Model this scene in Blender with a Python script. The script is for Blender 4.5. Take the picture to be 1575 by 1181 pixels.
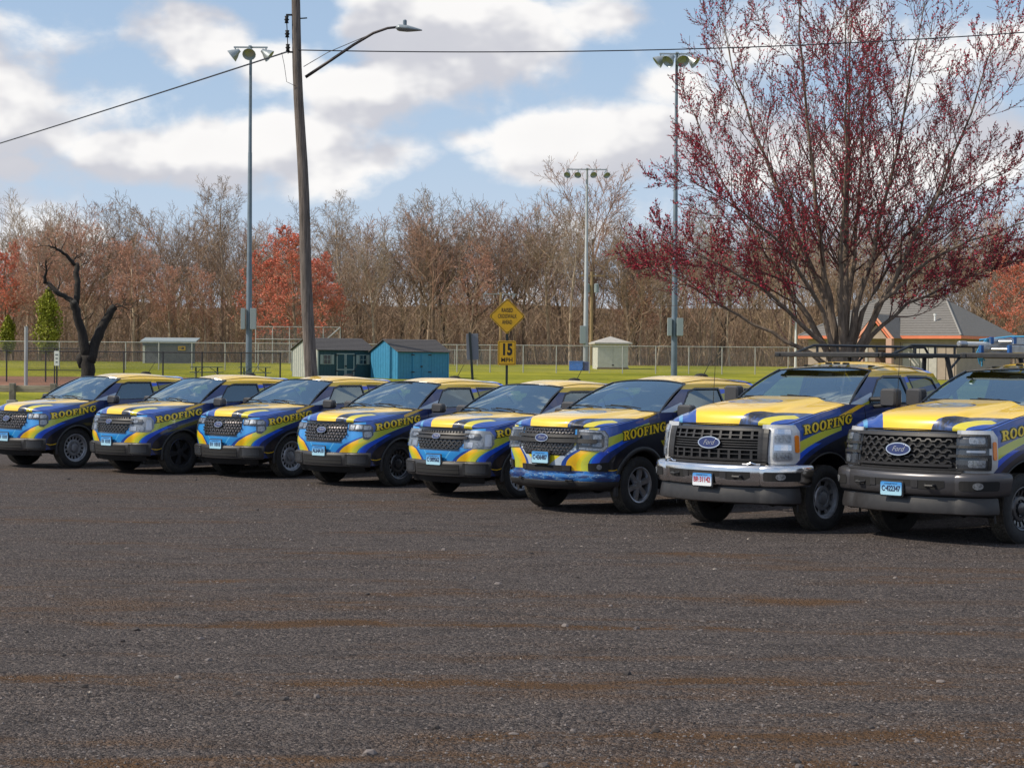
import bpy, math, random
import numpy as np
from math import sin, cos, pi, radians, sqrt, atan2
from mathutils import Vector, Matrix
from mathutils.geometry import tessellate_polygon
from mathutils import noise as mn

# ------------------------------------------------------------------ camera, sky, sun, exposure
scene = bpy.context.scene
for o in list(bpy.data.objects):
    bpy.data.objects.remove(o)
COL = scene.collection
PW, PH = 1575, 1181
FPX, PITCH, ROLL, CAMH = 2972.0, radians(-0.682), radians(0.452), 2.077
cam_d = bpy.data.cameras.new('camera')
cam_d.sensor_width = 36.0
cam_d.lens = FPX / PW * 36.0
cam_d.clip_end = 2000.0
cam = bpy.data.objects.new('camera', cam_d)
COL.objects.link(cam)
cam.matrix_world = Matrix.Translation((0, 0, CAMH)) @ Matrix.Rotation(pi / 2 + PITCH, 4, 'X') @ Matrix.Rotation(ROLL, 4, 'Z')
scene.camera = cam

SUN_EL = radians(43)
SUN_AZ = Vector((-0.98, -0.19, 0)).normalized()
sun_d = bpy.data.lights.new('sun', 'SUN')
sun_d.energy = 4.6
sun_d.angle = radians(0.5)
sun_d.color = (1.0, 0.90, 0.74)
sun = bpy.data.objects.new('sun', sun_d)
COL.objects.link(sun)
to_sun = Vector((SUN_AZ.x * cos(SUN_EL), SUN_AZ.y * cos(SUN_EL), sin(SUN_EL)))
sun.rotation_euler = to_sun.to_track_quat('Z', 'Y').to_euler()
sun.location = (-40, -20, 40)

vs = scene.view_settings
vs.view_transform = 'Standard'
vs.look = 'None'
vs.exposure = 0.0
vs.gamma = 1.0
vs.use_curve_mapping = False


class Ex:
    """a node socket with arithmetic"""
    def __init__(s, nt, sock):
        s.nt, s.s = nt, sock

    def _m(s, op, b=None, c=None):
        n = s.nt.nodes.new('ShaderNodeMath')
        n.operation = op
        s.nt.links.new(s.s, n.inputs[0])
        for i, v in ((1, b), (2, c)):
            if v is None:
                continue
            if isinstance(v, Ex):
                s.nt.links.new(v.s, n.inputs[i])
            else:
                n.inputs[i].default_value = v
        return Ex(s.nt, n.outputs[0])

    def __add__(s, b): return s._m('ADD', b)
    def __sub__(s, b): return s._m('SUBTRACT', b)
    def __mul__(s, b): return s._m('MULTIPLY', b)
    def __gt__(s, b): return s._m('GREATER_THAN', b)
    def __lt__(s, b): return s._m('LESS_THAN', b)
    def __neg__(s): return s._m('MULTIPLY', -1.0)
    def abs(s): return s._m('ABSOLUTE')
    def max(s, b): return s._m('MAXIMUM', b)
    def min(s, b): return s._m('MINIMUM', b)
    def pow(s, b): return s._m('POWER', b)

    def ss(s, a, b):
        n = s.nt.nodes.new('ShaderNodeMapRange')
        n.interpolation_type = 'SMOOTHSTEP'
        s.nt.links.new(s.s, n.inputs[0])
        n.inputs[1].default_value = a
        n.inputs[2].default_value = b
        return Ex(s.nt, n.outputs[0])


def between(v, a, b):
    return (v > a) * (v < b)


def mixc(nt, a, b, f):
    n = nt.nodes.new('ShaderNodeMix')
    n.data_type = 'RGBA'
    for sock, v in ((n.inputs[6], a), (n.inputs[7], b)):
        if isinstance(v, tuple):
            sock.default_value = v + (1,) if len(v) == 3 else v
        else:
            nt.links.new(v, sock)
    if isinstance(f, Ex):
        nt.links.new(f.s, n.inputs[0])
    else:
        n.inputs[0].default_value = f
    return n.outputs[2]


def tex_noise(nt, vec, scale, detail=4, rough=0.55, dist=0.0):
    n = nt.nodes.new('ShaderNodeTexNoise')
    n.inputs['Scale'].default_value = scale
    n.inputs['Detail'].default_value = detail
    n.inputs['Roughness'].default_value = rough
    n.inputs['Distortion'].default_value = dist
    nt.links.new(vec, n.inputs['Vector'])
    return Ex(nt, n.outputs['Fac'])


def mapping(nt, vec, scale=(1, 1, 1), loc=(0, 0, 0), rot=(0, 0, 0)):
    n = nt.nodes.new('ShaderNodeMapping')
    n.inputs['Scale'].default_value = scale
    n.inputs['Location'].default_value = loc
    n.inputs['Rotation'].default_value = rot
    nt.links.new(vec, n.inputs['Vector'])
    return n.outputs[0]


def ray_dir(px, py):
    a, b = px - PW / 2, py - PH / 2
    c, s = cos(ROLL), sin(ROLL)
    u, v = c * a + s * b, -s * a + c * b
    d = Vector((u, FPX * cos(PITCH) + v * sin(PITCH), FPX * sin(PITCH) - v * cos(PITCH)))
    return d


def at(px, py, depth):
    """the point at that depth (metres along +Y) on the sight line of a photo pixel"""
    d = ray_dir(px, py)
    return Vector((0, 0, CAMH)) + d * (depth / d.y)


# world: clear spring sky with cumulus all round
world = bpy.data.worlds.new('World')
scene.world = world
world.use_nodes = True
nt = world.node_tree
world.cycles.sampling_method = 'MANUAL'
world.cycles.sample_map_resolution = 512
nt.nodes.clear()
out = nt.nodes.new('ShaderNodeOutputWorld')
bg = nt.nodes.new('ShaderNodeBackground')
nt.links.new(bg.outputs[0], out.inputs[0])
sky = nt.nodes.new('ShaderNodeTexSky')
sky.sky_type = 'NISHITA'
sky.sun_disc = False
sky.sun_elevation = SUN_EL
sky.sun_rotation = atan2(SUN_AZ.x, SUN_AZ.y)
sky.air_density = 1.0
sky.dust_density = 0.2
sky.ozone_density = 1.6
bg.inputs['Strength'].default_value = 0.125
geo = nt.nodes.new('ShaderNodeTexCoord')
dvec = geo.outputs['Generated']


def cloud_density(vec):
    # fine fbm stretched sideways, plus cumulus banks at their directions in the sky
    m = mapping(nt, vec, scale=(1, 1, 1.55))
    n1 = tex_noise(nt, m, 13.0, 6, 0.56, 0.15)
    n0 = tex_noise(nt, m, 3.1, 3, 0.5)
    dens = (n0 - 0.51) * 1.1
    for px, py, rx, ry, st in CLOUDS:
        c = ray_dir(px, py).normalized()
        v = nt.nodes.new('ShaderNodeVectorMath')
        v.operation = 'SUBTRACT'
        nt.links.new(vec, v.inputs[0])
        v.inputs[1].default_value = c
        v2 = nt.nodes.new('ShaderNodeVectorMath')
        v2.operation = 'MULTIPLY'
        nt.links.new(v.outputs[0], v2.inputs[0])
        v2.inputs[1].default_value = (FPX / rx, FPX / rx, FPX / ry)
        ln = nt.nodes.new('ShaderNodeVectorMath')
        ln.operation = 'LENGTH'
        nt.links.new(v2.outputs[0], ln.inputs[0])
        b = (-Ex(nt, ln.outputs['Value']) + 1.0) * (0.42 * st)
        dens = dens.max(b.min(0.24))
    return dens + (n1 - 0.5) * 0.95


CLOUDS = [(320, 55, 120, 75, 1.0), (420, 95, 110, 60, .9), (690, 85, 190, 110, 1.05), (560, 150, 150, 70, .9), (770, 60, 110, 70, .9),
          (190, 245, 115, 55, 1.0), (330, 240, 130, 70, .85), (480, 225, 150, 75, .8), (25, 262, 60, 40, .9), (600, 235, 110, 45, .55),
          (720, 215, 60, 30, .6), (850, 215, 120, 60, .8), (980, 215, 110, 55, .85), (880, 245, 190, 45, .8), (1180, 230, 220, 70, .8),
          (1500, 225, 130, 65, 1.0), (1340, 250, 160, 60, .9), (940, 22, 100, 38, .62), (1600, 80, 120, 45, .6), (1040, 130, 60, 30, .4)]
d0 = cloud_density(dvec)
off = nt.nodes.new('ShaderNodeVectorMath')
off.operation = 'ADD'
nt.links.new(dvec, off.inputs[0])
off.inputs[1].default_value = (-0.010, -0.004, 0.016)
d1 = tex_noise(nt, mapping(nt, off.outputs[0], scale=(1, 1, 1.55)), 13.0, 4, 0.5) * 0.95
d2 = tex_noise(nt, mapping(nt, dvec, scale=(1, 1, 1.55)), 13.0, 4, 0.5) * 0.95
mask = d0.ss(-0.03, 0.17)
lit = (d2 - d1).ss(-0.09, 0.07)
thick = d0.ss(0.10, 0.50)
ccol = mixc(nt, (5.0, 5.0, 5.4), (8.2, 8.0, 7.8), lit)
ccol = mixc(nt, ccol, (7.1, 6.9, 6.8), thick * 0.30)
hz = nt.nodes.new('ShaderNodeSeparateXYZ')
nt.links.new(dvec, hz.inputs[0])
up = Ex(nt, hz.outputs[2])
skyc = mixc(nt, sky.outputs[0], (3.5, 4.6, 6.3), ((up * -1.0).ss(-0.5, 0.02) * 0.85).max(0.5))
skyc = mixc(nt, skyc, (5.2, 5.8, 6.7), (up * -1.0).ss(-0.16, 0.0) * 0.55)
final = mixc(nt, skyc, ccol, mask * 0.93 * up.ss(-0.02, 0.03))
nt.links.new(final, bg.inputs['Color'])

# ------------------------------------------------------------------ mesh helpers
class MB:
    def __init__(s):
        s.v, s.f, s.uv = [], [], None

    def add(s, vs_, fs):
        b = len(s.v)
        s.v.extend([tuple(p) for p in vs_])
        s.f.extend([tuple(i + b for i in f) for f in fs])
        return s

    def box(s, c, size, mat=None, taper=1.0):
        hx, hy, hz_ = size[0] / 2, size[1] / 2, size[2] / 2
        P = []
        for dz in (-1, 1):
            k = taper if dz > 0 else 1.0
            for dx, dy in ((-1, -1), (1, -1), (1, 1), (-1, 1)):
                P.append(Vector((dx * hx * k, dy * hy * k, dz * hz_)))
        if mat is not None:
            P = [mat @ p for p in P]
        c = Vector(c)
        P = [p + c for p in P]
        return s.add(P, [(3, 2, 1, 0), (4, 5, 6, 7), (0, 1, 5, 4), (1, 2, 6, 5), (2, 3, 7, 6), (3, 0, 4, 7)])

    def rbox(s, c, size, r, axis=2, mat=None):
        """box with rounded corners in the plane across axis and a chamfered rim"""
        a = [i for i in range(3) if i != axis]
        hx, hy, h = size[a[0]] / 2, size[a[1]] / 2, size[axis] / 2
        r = min(r, hx * .98, hy * .98)
        ch = min(r * .5, h * .6)
        ring = []
        for q in range(4):
            cx, cy = (hx - r) * (1 if q in (0, 3) else -1), (hy - r) * (1 if q < 2 else -1)
            for k in range(4):
                t = q * pi / 2 + k * pi / 6
                ring.append((cx, cy, cos(t), sin(t)))
        lay = [(-h, ch), (-h + ch, 0), (h - ch, 0), (h, ch)]
        P = []
        for z, ins in lay:
            for cx, cy, dx, dy in ring:
                p = [0, 0, 0]
                p[a[0]], p[a[1]], p[axis] = cx + dx * (r - ins), cy + dy * (r - ins), z
                P.append(Vector(p))
        if mat is not None:
            P = [mat @ p for p in P]
        c = Vector(c)
        n = 16
        F = [tuple(range(n - 1, -1, -1)), tuple(3 * n + i for i in range(n))]
        for L in range(3):
            for i in range(n):
                j = (i + 1) % n
                F.append((L * n + i, L * n + j, L * n + n + j, L * n + n + i))
        return s.add([p + c for p in P], F)

    def tube(s, pts, rad, n=8, cap=True, ref0=None):
        pts = [Vector(p) for p in pts]
        if not hasattr(rad, '__len__'):
            rad = [rad] * len(pts)
        P = []
        for i, p in enumerate(pts):
            t = (pts[min(i + 1, len(pts) - 1)] - pts[max(i - 1, 0)]).normalized()
            ref = ref0 if ref0 is not None else (Vector((0, 0, 1)) if abs(t.z) < 0.9 else Vector((1, 0, 0)))
            e1 = t.cross(ref).normalized()
            e2 = t.cross(e1)
            for k in range(n):
                a = 2 * pi * k / n
                P.append(p + (e1 * cos(a) + e2 * sin(a)) * rad[i])
        F = []
        for i in range(len(pts) - 1):
            for k in range(n):
                k2 = (k + 1) % n
                F.append((i * n + k, i * n + k2, i * n + n + k2, i * n + n + k))
        if cap:
            F.append(tuple(range(n - 1, -1, -1)))
            F.append(tuple((len(pts) - 1) * n + k for k in range(n)))
        return s.add(P, F)

    def lathe(s, prof, n=24, axis='Z', c=(0, 0, 0), mat=None, cap=False):
        """prof: list of (radius, height) along the axis"""
        P = []
        for r, h in prof:
            for k in range(n):
                a = 2 * pi * k / n
                if axis == 'Z':
                    p = Vector((r * cos(a), r * sin(a), h))
                elif axis == 'Y':
                    p = Vector((r * cos(a), h, r * sin(a)))
                else:
                    p = Vector((h, r * cos(a), r * sin(a)))
                P.append((mat @ p if mat is not None else p) + Vector(c))
        F = []
        for i in range(len(prof) - 1):
            for k in range(n):
                k2 = (k + 1) % n
                F.append((i * n + k, i * n + k2, i * n + n + k2, i * n + n + k))
        if cap:
            F.append(tuple(range(n)))
            F.append(tuple((len(prof) - 1) * n + k for k in range(n)))
        return s.add(P, F)

    def grid(s, fn, nu, nv):
        P = [fn(i / nu, j / nv) for i in range(nu + 1) for j in range(nv + 1)]
        F = [(i * (nv + 1) + j, (i + 1) * (nv + 1) + j, (i + 1) * (nv + 1) + j + 1, i * (nv + 1) + j + 1)
             for i in range(nu) for j in range(nv)]
        return s.add(P, F)

    def poly(s, pts3):
        return s.add(pts3, [tuple(range(len(pts3)))])

    def prism(s, poly2, fn, t0, t1):
        """2D polygon extruded: fn(a, b, t) -> 3D point"""
        n = len(poly2)
        A = [fn(a, b, t0) for a, b in poly2]
        B = [fn(a, b, t1) for a, b in poly2]
        F = [(i, (i + 1) % n, n + (i + 1) % n, n + i) for i in range(n)]
        tri = tessellate_polygon([[Vector((a, b, 0)) for a, b in poly2]])
        F += [tuple(t) for t in tri] + [tuple(n + i for i in t) for t in tri]
        return s.add(A + B, F)


def mesh_of(name, mb, mat=None, smooth=False, uv=None):
    me = bpy.data.meshes.new(name)
    me.from_pydata([tuple(p) for p in mb.v], [], mb.f)
    if mat is not None:
        me.materials.append(mat)
    if uv is not None:
        lay = me.uv_layers.new(name='UVMap')
        flat = np.zeros(len(me.loops) * 2, dtype=np.float32)
        vi = np.zeros(len(me.loops), dtype=np.int32)
        me.loops.foreach_get('vertex_index', vi)
        arr = np.array(uv, dtype=np.float32)[vi]
        lay.data.foreach_set('uv', arr.ravel())
    if smooth:
        me.polygons.foreach_set('use_smooth', [True] * len(me.polygons))
        if smooth != 'all':
            try:
                me.set_sharp_from_angle(angle=radians(smooth if smooth is not True else 38))
            except Exception:
                pass
    me.update()
    return me


def obj(name, mb, mat=None, parent=None, smooth=False, uv=None):
    me = mb if isinstance(mb, bpy.types.Mesh) else mesh_of(name, mb, mat, smooth, uv)
    o = bpy.data.objects.new(name, me)
    COL.objects.link(o)
    if parent is not None:
        o.parent = parent
    return o


def empty(name, loc=(0, 0, 0), rz=0.0):
    o = bpy.data.objects.new(name, None)
    o.empty_display_size = 0.3
    o.location = loc
    o.rotation_euler = (0, 0, rz)
    COL.objects.link(o)
    return o


def tag(o, label=None, cat=None, group=None, kind=None):
    if label: o['label'] = label
    if cat: o['category'] = cat
    if group: o['group'] = group
    if kind: o['kind'] = kind
    return o


def copy_tree(o, parent=None):
    c = o.copy()
    COL.objects.link(c)
    c.parent = parent
    for ch in list(o.children):
        copy_tree(ch, c)
    return c


def lerp(a, b, t): return a + (b - a) * t


def interp(tab, x):
    if x >= tab[0][0] and tab[0][0] > tab[-1][0]: return tab[0][1]
    if x <= tab[0][0] and tab[0][0] < tab[-1][0]: return tab[0][1]
    for (x0, z0), (x1, z1) in zip(tab, tab[1:]):
        if min(x0, x1) <= x <= max(x0, x1):
            return lerp(z0, z1, (x - x0) / (x1 - x0))
    return tab[-1][1]


def sstep(a, b, x):
    t = max(0.0, min(1.0, (x - a) / (b - a)))
    return t * t * (3 - 2 * t)


def text_mesh(body, size, bold=0.0, shear=0.0, space=1.0, font=None):
    cu = bpy.data.curves.new('lettering', 'FONT')
    cu.body = body
    cu.size = size
    cu.align_x = 'CENTER'
    cu.align_y = 'CENTER'
    cu.offset = bold
    cu.shear = shear
    cu.space_character = space
    cu.resolution_u = 3
    o = bpy.data.objects.new('lettering', cu)
    COL.objects.link(o)
    dg = bpy.context.evaluated_depsgraph_get()
    me = bpy.data.meshes.new_from_object(o.evaluated_get(dg))
    bpy.data.objects.remove(o)
    V = [v.co.copy() for v in me.vertices]
    F = [tuple(p.vertices) for p in me.polygons]
    bpy.data.meshes.remove(me)
    return V, F


# ------------------------------------------------------------------ materials
def newmat(name):
    m = bpy.data.materials.new(name)
    m.use_nodes = True
    t = m.node_tree
    b = t.nodes['Principled BSDF']
    return m, t, b


def plain(name, col, rough=0.5, metal=0.0, spec=0.5, coat=0.0, var=0.0, vscale=8.0, bump=0.0, bscale=40.0, trans=0.0, emit=None, stretch=(1, 1, 1)):
    m, t, b = newmat(name)
    b.inputs['Base Color'].default_value = tuple(col) + (1,)
    b.inputs['Roughness'].default_value = rough
    b.inputs['Metallic'].default_value = metal
    b.inputs['Specular IOR Level'].default_value = spec
    b.inputs['Coat Weight'].default_value = coat
    b.inputs['Coat Roughness'].default_value = 0.06
    tc = t.nodes.new('ShaderNodeTexCoord')
    vec = mapping(t, tc.outputs['Object'], scale=stretch)
    if var:
        n = tex_noise(t, vec, vscale, 5, 0.6)
        lo = tuple(c * (1 - var) for c in col)
        hi = tuple(min(1, c * (1 + var)) for c in col)
        t.links.new(mixc(t, lo, hi, n.ss(0.3, 0.7)), b.inputs['Base Color'])
        r = (n - 0.5) * (0.5 * var) + rough
        t.links.new(r.s, b.inputs['Roughness'])
    if bump:
        n = tex_noise(t, vec, bscale, 4, 0.6)
        bn = t.nodes.new('ShaderNodeBump')
        bn.inputs['Strength'].default_value = bump
        bn.inputs['Distance'].default_value = 0.02
        t.links.new(n.s, bn.inputs['Height'])
        t.links.new(bn.outputs[0], b.inputs['Normal'])
    return m


def glass(name, tint, ior=1.55, gcol=(1, 1, 1)):
    m, t, b = newmat(name)
    t.nodes.remove(b)
    o_ = t.nodes['Material Output']
    tr = t.nodes.new('ShaderNodeBsdfTransparent')
    tr.inputs[0].default_value = tuple(tint) + (1,)
    gl = t.nodes.new('ShaderNodeBsdfGlossy')
    gl.inputs['Roughness'].default_value = 0.012
    gl.inputs['Color'].default_value = tuple(gcol) + (1,)
    lw = t.nodes.new('ShaderNodeLayerWeight')
    lw.inputs['Blend'].default_value = 0.5
    f0 = ((ior - 1) / (ior + 1)) ** 2
    fr = Ex(t, lw.outputs['Facing']).pow(5.0) * (1 - f0) + f0
    mx = t.nodes.new('ShaderNodeMixShader')
    t.links.new(fr.s, mx.inputs[0])
    t.links.new(tr.outputs[0], mx.inputs[1])
    t.links.new(gl.outputs[0], mx.inputs[2])
    t.links.new(mx.outputs[0], o_.inputs[0])
    return m


YEL = (0.86, 0.54, 0.005)
YEL2 = (0.76, 0.44, 0.01)
LIME = (0.46, 0.50, 0.05)
NAVY = (0.010, 0.028, 0.13)
NAVY2 = (0.008, 0.055, 0.30)
ROYAL = (0.008, 0.085, 0.66)
LBLUE = (0.018, 0.23, 0.60)
BLACK = (0.008, 0.010, 0.018)
SILV = (0.42, 0.50, 0.60)


def paint(name, build):
    m, t, b = newmat(name)
    tc = t.nodes.new('ShaderNodeTexCoord')
    col = build(t, tc)
    t.links.new(col, b.inputs['Base Color'])
    b.inputs['Roughness'].default_value = 0.33
    b.inputs['Coat Weight'].default_value = 0.9
    b.inputs['Coat Roughness'].default_value = 0.05
    # thin film of road dust
    n = tex_noise(t, tc.outputs['Object'], 3.0, 6, 0.65)
    t.links.new((n * 0.22 + 0.24).s, b.inputs['Roughness'])
    return m


def xyz(t, vec):
    n = t.nodes.new('ShaderNodeSeparateXYZ')
    t.links.new(vec, n.inputs[0])
    return [Ex(t, q) for q in n.outputs]


def wrap_side(zo, uo, front):
    def build(t, tc):
        u, z, _ = xyz(t, tc.outputs['UV'])
        ox, oy, oz = xyz(t, tc.outputs['Object'])
        nz = tex_noise(t, tc.outputs['Object'], 2.2, 2)
        u = u.abs() - uo
        tt = z - (0.6 + zo)
        k = tt * 0.9 + tt * tt * 4.6
        c = u - k + (nz - 0.5) * 0.03
        col = mixc(t, BLACK, NAVY, between(u, -9, 2.0))
        # fender shoulder blue above the lime sweep
        fen = (c < 0.62) * (u > 0.82)
        col = mixc(t, col, NAVY2, fen * (u < 2.6))
        col = mixc(t, col, NAVY, fen * (u > 1.78))
        # dark lower flank
        col = mixc(t, col, BLACK, (c > 1.0) * (u > 0.9))
        # gold streak climbing to the screen pillar
        g = tt - (0.56 + 0.0) - (u - 1.70) * 0.30
        col = mixc(t, col, YEL2, between(g, -0.03, 0.022) * between(u, 1.68, 2.5))
        # royal stripe, then lime and gold sweep
        col = mixc(t, col, ROYAL, between(c + tt * 0.2, 0.745, 0.87) * (tt < 0.26))
        col = mixc(t, col, LBLUE, between(c + tt * 0.3, 0.73, 0.755) * (u < 1.65))
        lime = between(c + tt * 0.22, 0.36, 0.72) * (u < 1.78) * (u > 0.2)
        col = mixc(t, col, LIME, lime)
        col = mixc(t, col, YEL2, lime * between(c, 0.3, 0.55) * (u < 0.74))
        col = mixc(t, col, (0.60, 0.50, 0.015), lime * between(c, 0.55, 0.62) * (u < 0.9))
        # blue nose between the sweeps
        nose = (c < 0.33) * (u < 0.86)
        col = mixc(t, col, NAVY2, (c < 0.40) * (u < 0.82))
        col = mixc(t, col, LBLUE, nose)
        col = mixc(t, col, (0.10, 0.40, 0.70), nose * between(u - tt * 0.8, 0.17, 0.19))
        if front == 'S':
            col = mixc(t, col, BLACK, u < 0.62)
        if front == 'R':
            v = (u + 0.0) - (tt * 1.5 + 0.12)
            col = mixc(t, col, SILV, nose * between(v, 0.10, 0.30))
            col = mixc(t, col, (0.62, 0.55, 0.02), nose * between(v, -0.06, 0.10))
            low = (tt < -0.16) * (u < 1.3)
            n9 = tex_noise(t, mapping(t, tc.outputs['Object'], scale=(2, 1.2, 5), rot=(.5, 0, 0)), 3.0, 3)
            col = mixc(t, col, mixc(t, (0.006, 0.035, 0.16), (0.015, 0.16, 0.48), n9.ss(.42, .60)), low)
            col = mixc(t, col, (0.30, 0.42, 0.50), low * between(n9, .535, .55))
        # flash of yellow behind the wheel
        col = mixc(t, col, (0.40, 0.36, 0.01), between(u + tt * 0.7, 2.18, 2.36) * between(tt, 0.05, 0.24))
        n8 = tex_noise(t, mapping(t, tc.outputs['Object'], scale=(1, 1, 2)), 6.0, 6, .65)
        col = mixc(t, col, (0.11, 0.09, 0.075), n8.ss(.42, .75) * (tt * -1.0).ss(-.12, .18) * 0.35)
        # thin gold line low on the corner
        col = mixc(t, col, YEL, between(tt + (u - 1.05) * (u - 1.05) * -1.5, -0.155, -0.145) * between(u, 0.95, 1.2))
        return col
    return build


def wrap_hood(P):
    xf, w = P['xf'], P['w']

    def build(t, tc):
        x, y, z = xyz(t, tc.outputs['Object'])
        nz = tex_noise(t, tc.outputs['Object'], 3.0, 3)
        a = (x * -1.0) + xf            # distance back from the nose
        yy = y * (1.0 / w) + (nz - 0.5) * 0.03
        col = mixc(t, YEL, (0.80, 0.56, 0.06), nz.ss(0.45, 0.7) * 0.5)
        k = P['hk']
        e = yy - a * k
        dark = (e > P['hy']) * (yy - a * 0.1 < 0.9)
        nz2 = tex_noise(t, mapping(t, tc.outputs['Object'], scale=(2.0, 6.0, 2.0), rot=(0, 0, 0.5)), 2.2, 3)
        dcol = mixc(t, BLACK, (0.03, 0.07, 0.22), nz2.ss(0.45, 0.62))
        col = mixc(t, col, dcol, dark)
        col = mixc(t, col, (0.60, 0.52, 0.03), between(yy - a * (k * 0.75), P['hy'] + 0.22, P['hy'] + 0.34) * (a < 0.55) * (a > 0.02))
        col = mixc(t, col, NAVY2, (yy - a * (k * 0.75) > P['hy'] + 0.34))
        col = mixc(t, col, NAVY2, (yy - a * 0.10 > 0.86))
        # far flank
        e2 = (yy * -1.0) - a * k
        col = mixc(t, col, NAVY2, (e2 > P['hy'] - 0.02))
        col = mixc(t, col, NAVY2, (yy * -1.0) - a * 0.10 > 0.88)
        col = mixc(t, col, (0.08, 0.30, 0.55), between(e2, P['hy'] + .2, P['hy'] + .26) * (a < 0.6))
        # oval emblem
        ex, ey = (a - P['emb'][0]) * (1 / 0.24), y * (1 / 0.40)
        rr = ex * ex + ey * ey
        n3 = tex_noise(t, mapping(t, tc.outputs['Object'], scale=(1.5, 1.0, 1.0)), 16.0, 2)
        ecol = mixc(t, (0.22, 0.26, 0.34), (0.55, 0.46, 0.18), n3.ss(0.44, 0.56))
        col = mixc(t, col, ecol, rr < 1.0)
        col = mixc(t, col, (0.06, 0.12, 0.30), between(rr, 0.82, 1.0))
        return col
    return build


def wrap_roof(P):
    def build(t, tc):
        x, y, z = xyz(t, tc.outputs['Object'])
        nz = tex_noise(t, tc.outputs['Object'], 1.5, 3)
        col = mixc(t, YEL, (0.80, 0.56, 0.06), nz.ss(0.4, 0.7) * 0.5)
        e = x + y * 0.9 + (nz - 0.5) * 0.25 - P['roofstripe']
        col = mixc(t, col, (0.02, 0.05, 0.16), between(e, -0.42, -0.22))
        col = mixc(t, col, (0.20, 0.38, 0.55), between(e, -0.62, -0.42))
        col = mixc(t, col, (0.50, 0.42, 0.12), between(e, -0.95, -0.78))
        col = mixc(t, col, YEL, (y.abs() > P['wroof'] * 0.80))
        col = mixc(t, col, ROYAL, (x < P['xr1'] + 0.12))
        return col
    return build


def wrap_cab(P, film=False):
    zb, zr = P['zb'], P['zrail']

    def build(t, tc):
        x, y, z = xyz(t, tc.outputs['Object'])
        h = (z - zb) * (1 / (zr - zb))
        col = mixc(t, NAVY, (0.012, 0.035, 0.17), h.ss(0.2, 0.9))
        xb = P['xB']
        hb = h + (x - xb) * 0.28
        rear = x < xb + 0.06
        c2 = mixc(t, ROYAL, (0.42, 0.38, 0.02), between(hb, 0.42, 0.66))
        c2 = mixc(t, c2, (0.015, 0.07, 0.26), between(hb, 0.26, 0.42))
        c2 = mixc(t, c2, (0.50, 0.45, 0.04), between(hb, 0.08, 0.26))
        c2 = mixc(t, c2, (0.55, 0.30, 0.06), hb < 0.08)
        if film:
            c2 = mixc(t, c2, (0.01, 0.012, 0.02), 0.55)
        col = mixc(t, col, c2, rear)
        # pale flash at the foot of the screen pillar
        e = h - (x * -1.0 + P['xa0']) * 0.62
        col = mixc(t, col, SILV, between(e, -0.16, 0.02) * (x > P['xa0'] - 0.55) * (h < 0.40))
        col = mixc(t, col, (0.45, 0.46, 0.05), between(e, -0.24, -0.16) * (x > P['xa0'] - 0.6) * (h < 0.45))
        col = mixc(t, col, YEL, h > 0.82)
        return col
    return build


M = {}
M['tyre'] = plain('tyre_rubber', (0.018, 0.018, 0.019), 0.85, bump=0.5, bscale=30, var=0.35, vscale=12)
M['tread'] = plain('dusty_tread', (0.06, 0.052, 0.042), 0.95, bump=0.8, bscale=45, var=0.4, vscale=14)
M['plastic'] = plain('grained_black_plastic', (0.018, 0.018, 0.020), 0.55, var=0.2, vscale=20, bump=0.12, bscale=300)
M['greyplastic'] = plain('grey_plastic', (0.024, 0.023, 0.025), 0.45, var=0.15, vscale=10)
M['black'] = plain('matt_black', (0.006, 0.006, 0.007), 0.8)
M['gloss'] = plain('gloss_black', (0.008, 0.008, 0.010), 0.15, coat=0.4)
M['chrome'] = plain('chrome', (0.70, 0.70, 0.72), 0.17, 1.0, var=0.05, vscale=5)
M['darkbumper'] = plain('metallic_grey_bumper', (0.085, 0.083, 0.09), 0.32, 0.6)
M['script'] = plain('badge_script', (0.30, 0.31, 0.34), 0.4, 0.5)
M['glint'] = plain('dark_chrome_glint', (0.14, 0.13, 0.14), 0.4, 0.7)
M['satin'] = plain('satin_silver', (0.42, 0.43, 0.46), 0.34, 0.85, var=0.12, vscale=9)
M['argent'] = plain('pale_argent_paint', (0.50, 0.51, 0.53), 0.32, 0.25, coat=0.4)
M['steelwheel'] = plain('silver_wheel_paint', (0.30, 0.31, 0.34), 0.42, 0.5, var=0.2, vscale=10)
M['darkwheel'] = plain('dark_wheel_paint', (0.060, 0.062, 0.07), 0.28, 0.6, coat=0.3)
M['lampgrey'] = plain('clear_lamp_interior', (0.20, 0.215, 0.235), 0.35, 0.3)
M['reflector'] = plain('lamp_reflector', (0.22, 0.235, 0.26), 0.3, 0.4, var=.4, vscale=40)
M['lampdark'] = plain('lamp_housing', (0.035, 0.038, 0.045), 0.3)
M['amber'] = plain('amber_lens', (0.75, 0.20, 0.01), 0.2, coat=0.5)
M['lens'] = glass('clear_lens', (0.93, 0.95, 0.98), 1.5)
M['screen'] = glass('tinted_windscreen', (0.60, 0.78, 0.85), 4.2, (0.72, 0.90, 1.0))
M['sideglass'] = glass('tinted_side_glass', (0.36, 0.50, 0.66), 2.8, (0.72, 0.90, 1.0))
M['seat'] = plain('grey_seat_cloth', (0.05, 0.055, 0.065), 0.9, var=0.2)
M['dash'] = plain('dashboard', (0.02, 0.022, 0.026), 0.7)
M['yellowletter'] = plain('yellow_vinyl', (0.86, 0.60, 0.02), 0.35, coat=0.4)
M['navyvinyl'] = plain('navy_vinyl', (0.003, 0.005, 0.016), 0.4, coat=0.4)
M['limevinyl'] = plain('lime_vinyl', (0.20, 0.24, 0.03), 0.4, coat=0.3)
M['badgeblue'] = plain('badge_blue', (0.010, 0.022, 0.11), 0.35, coat=0.2)
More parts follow.
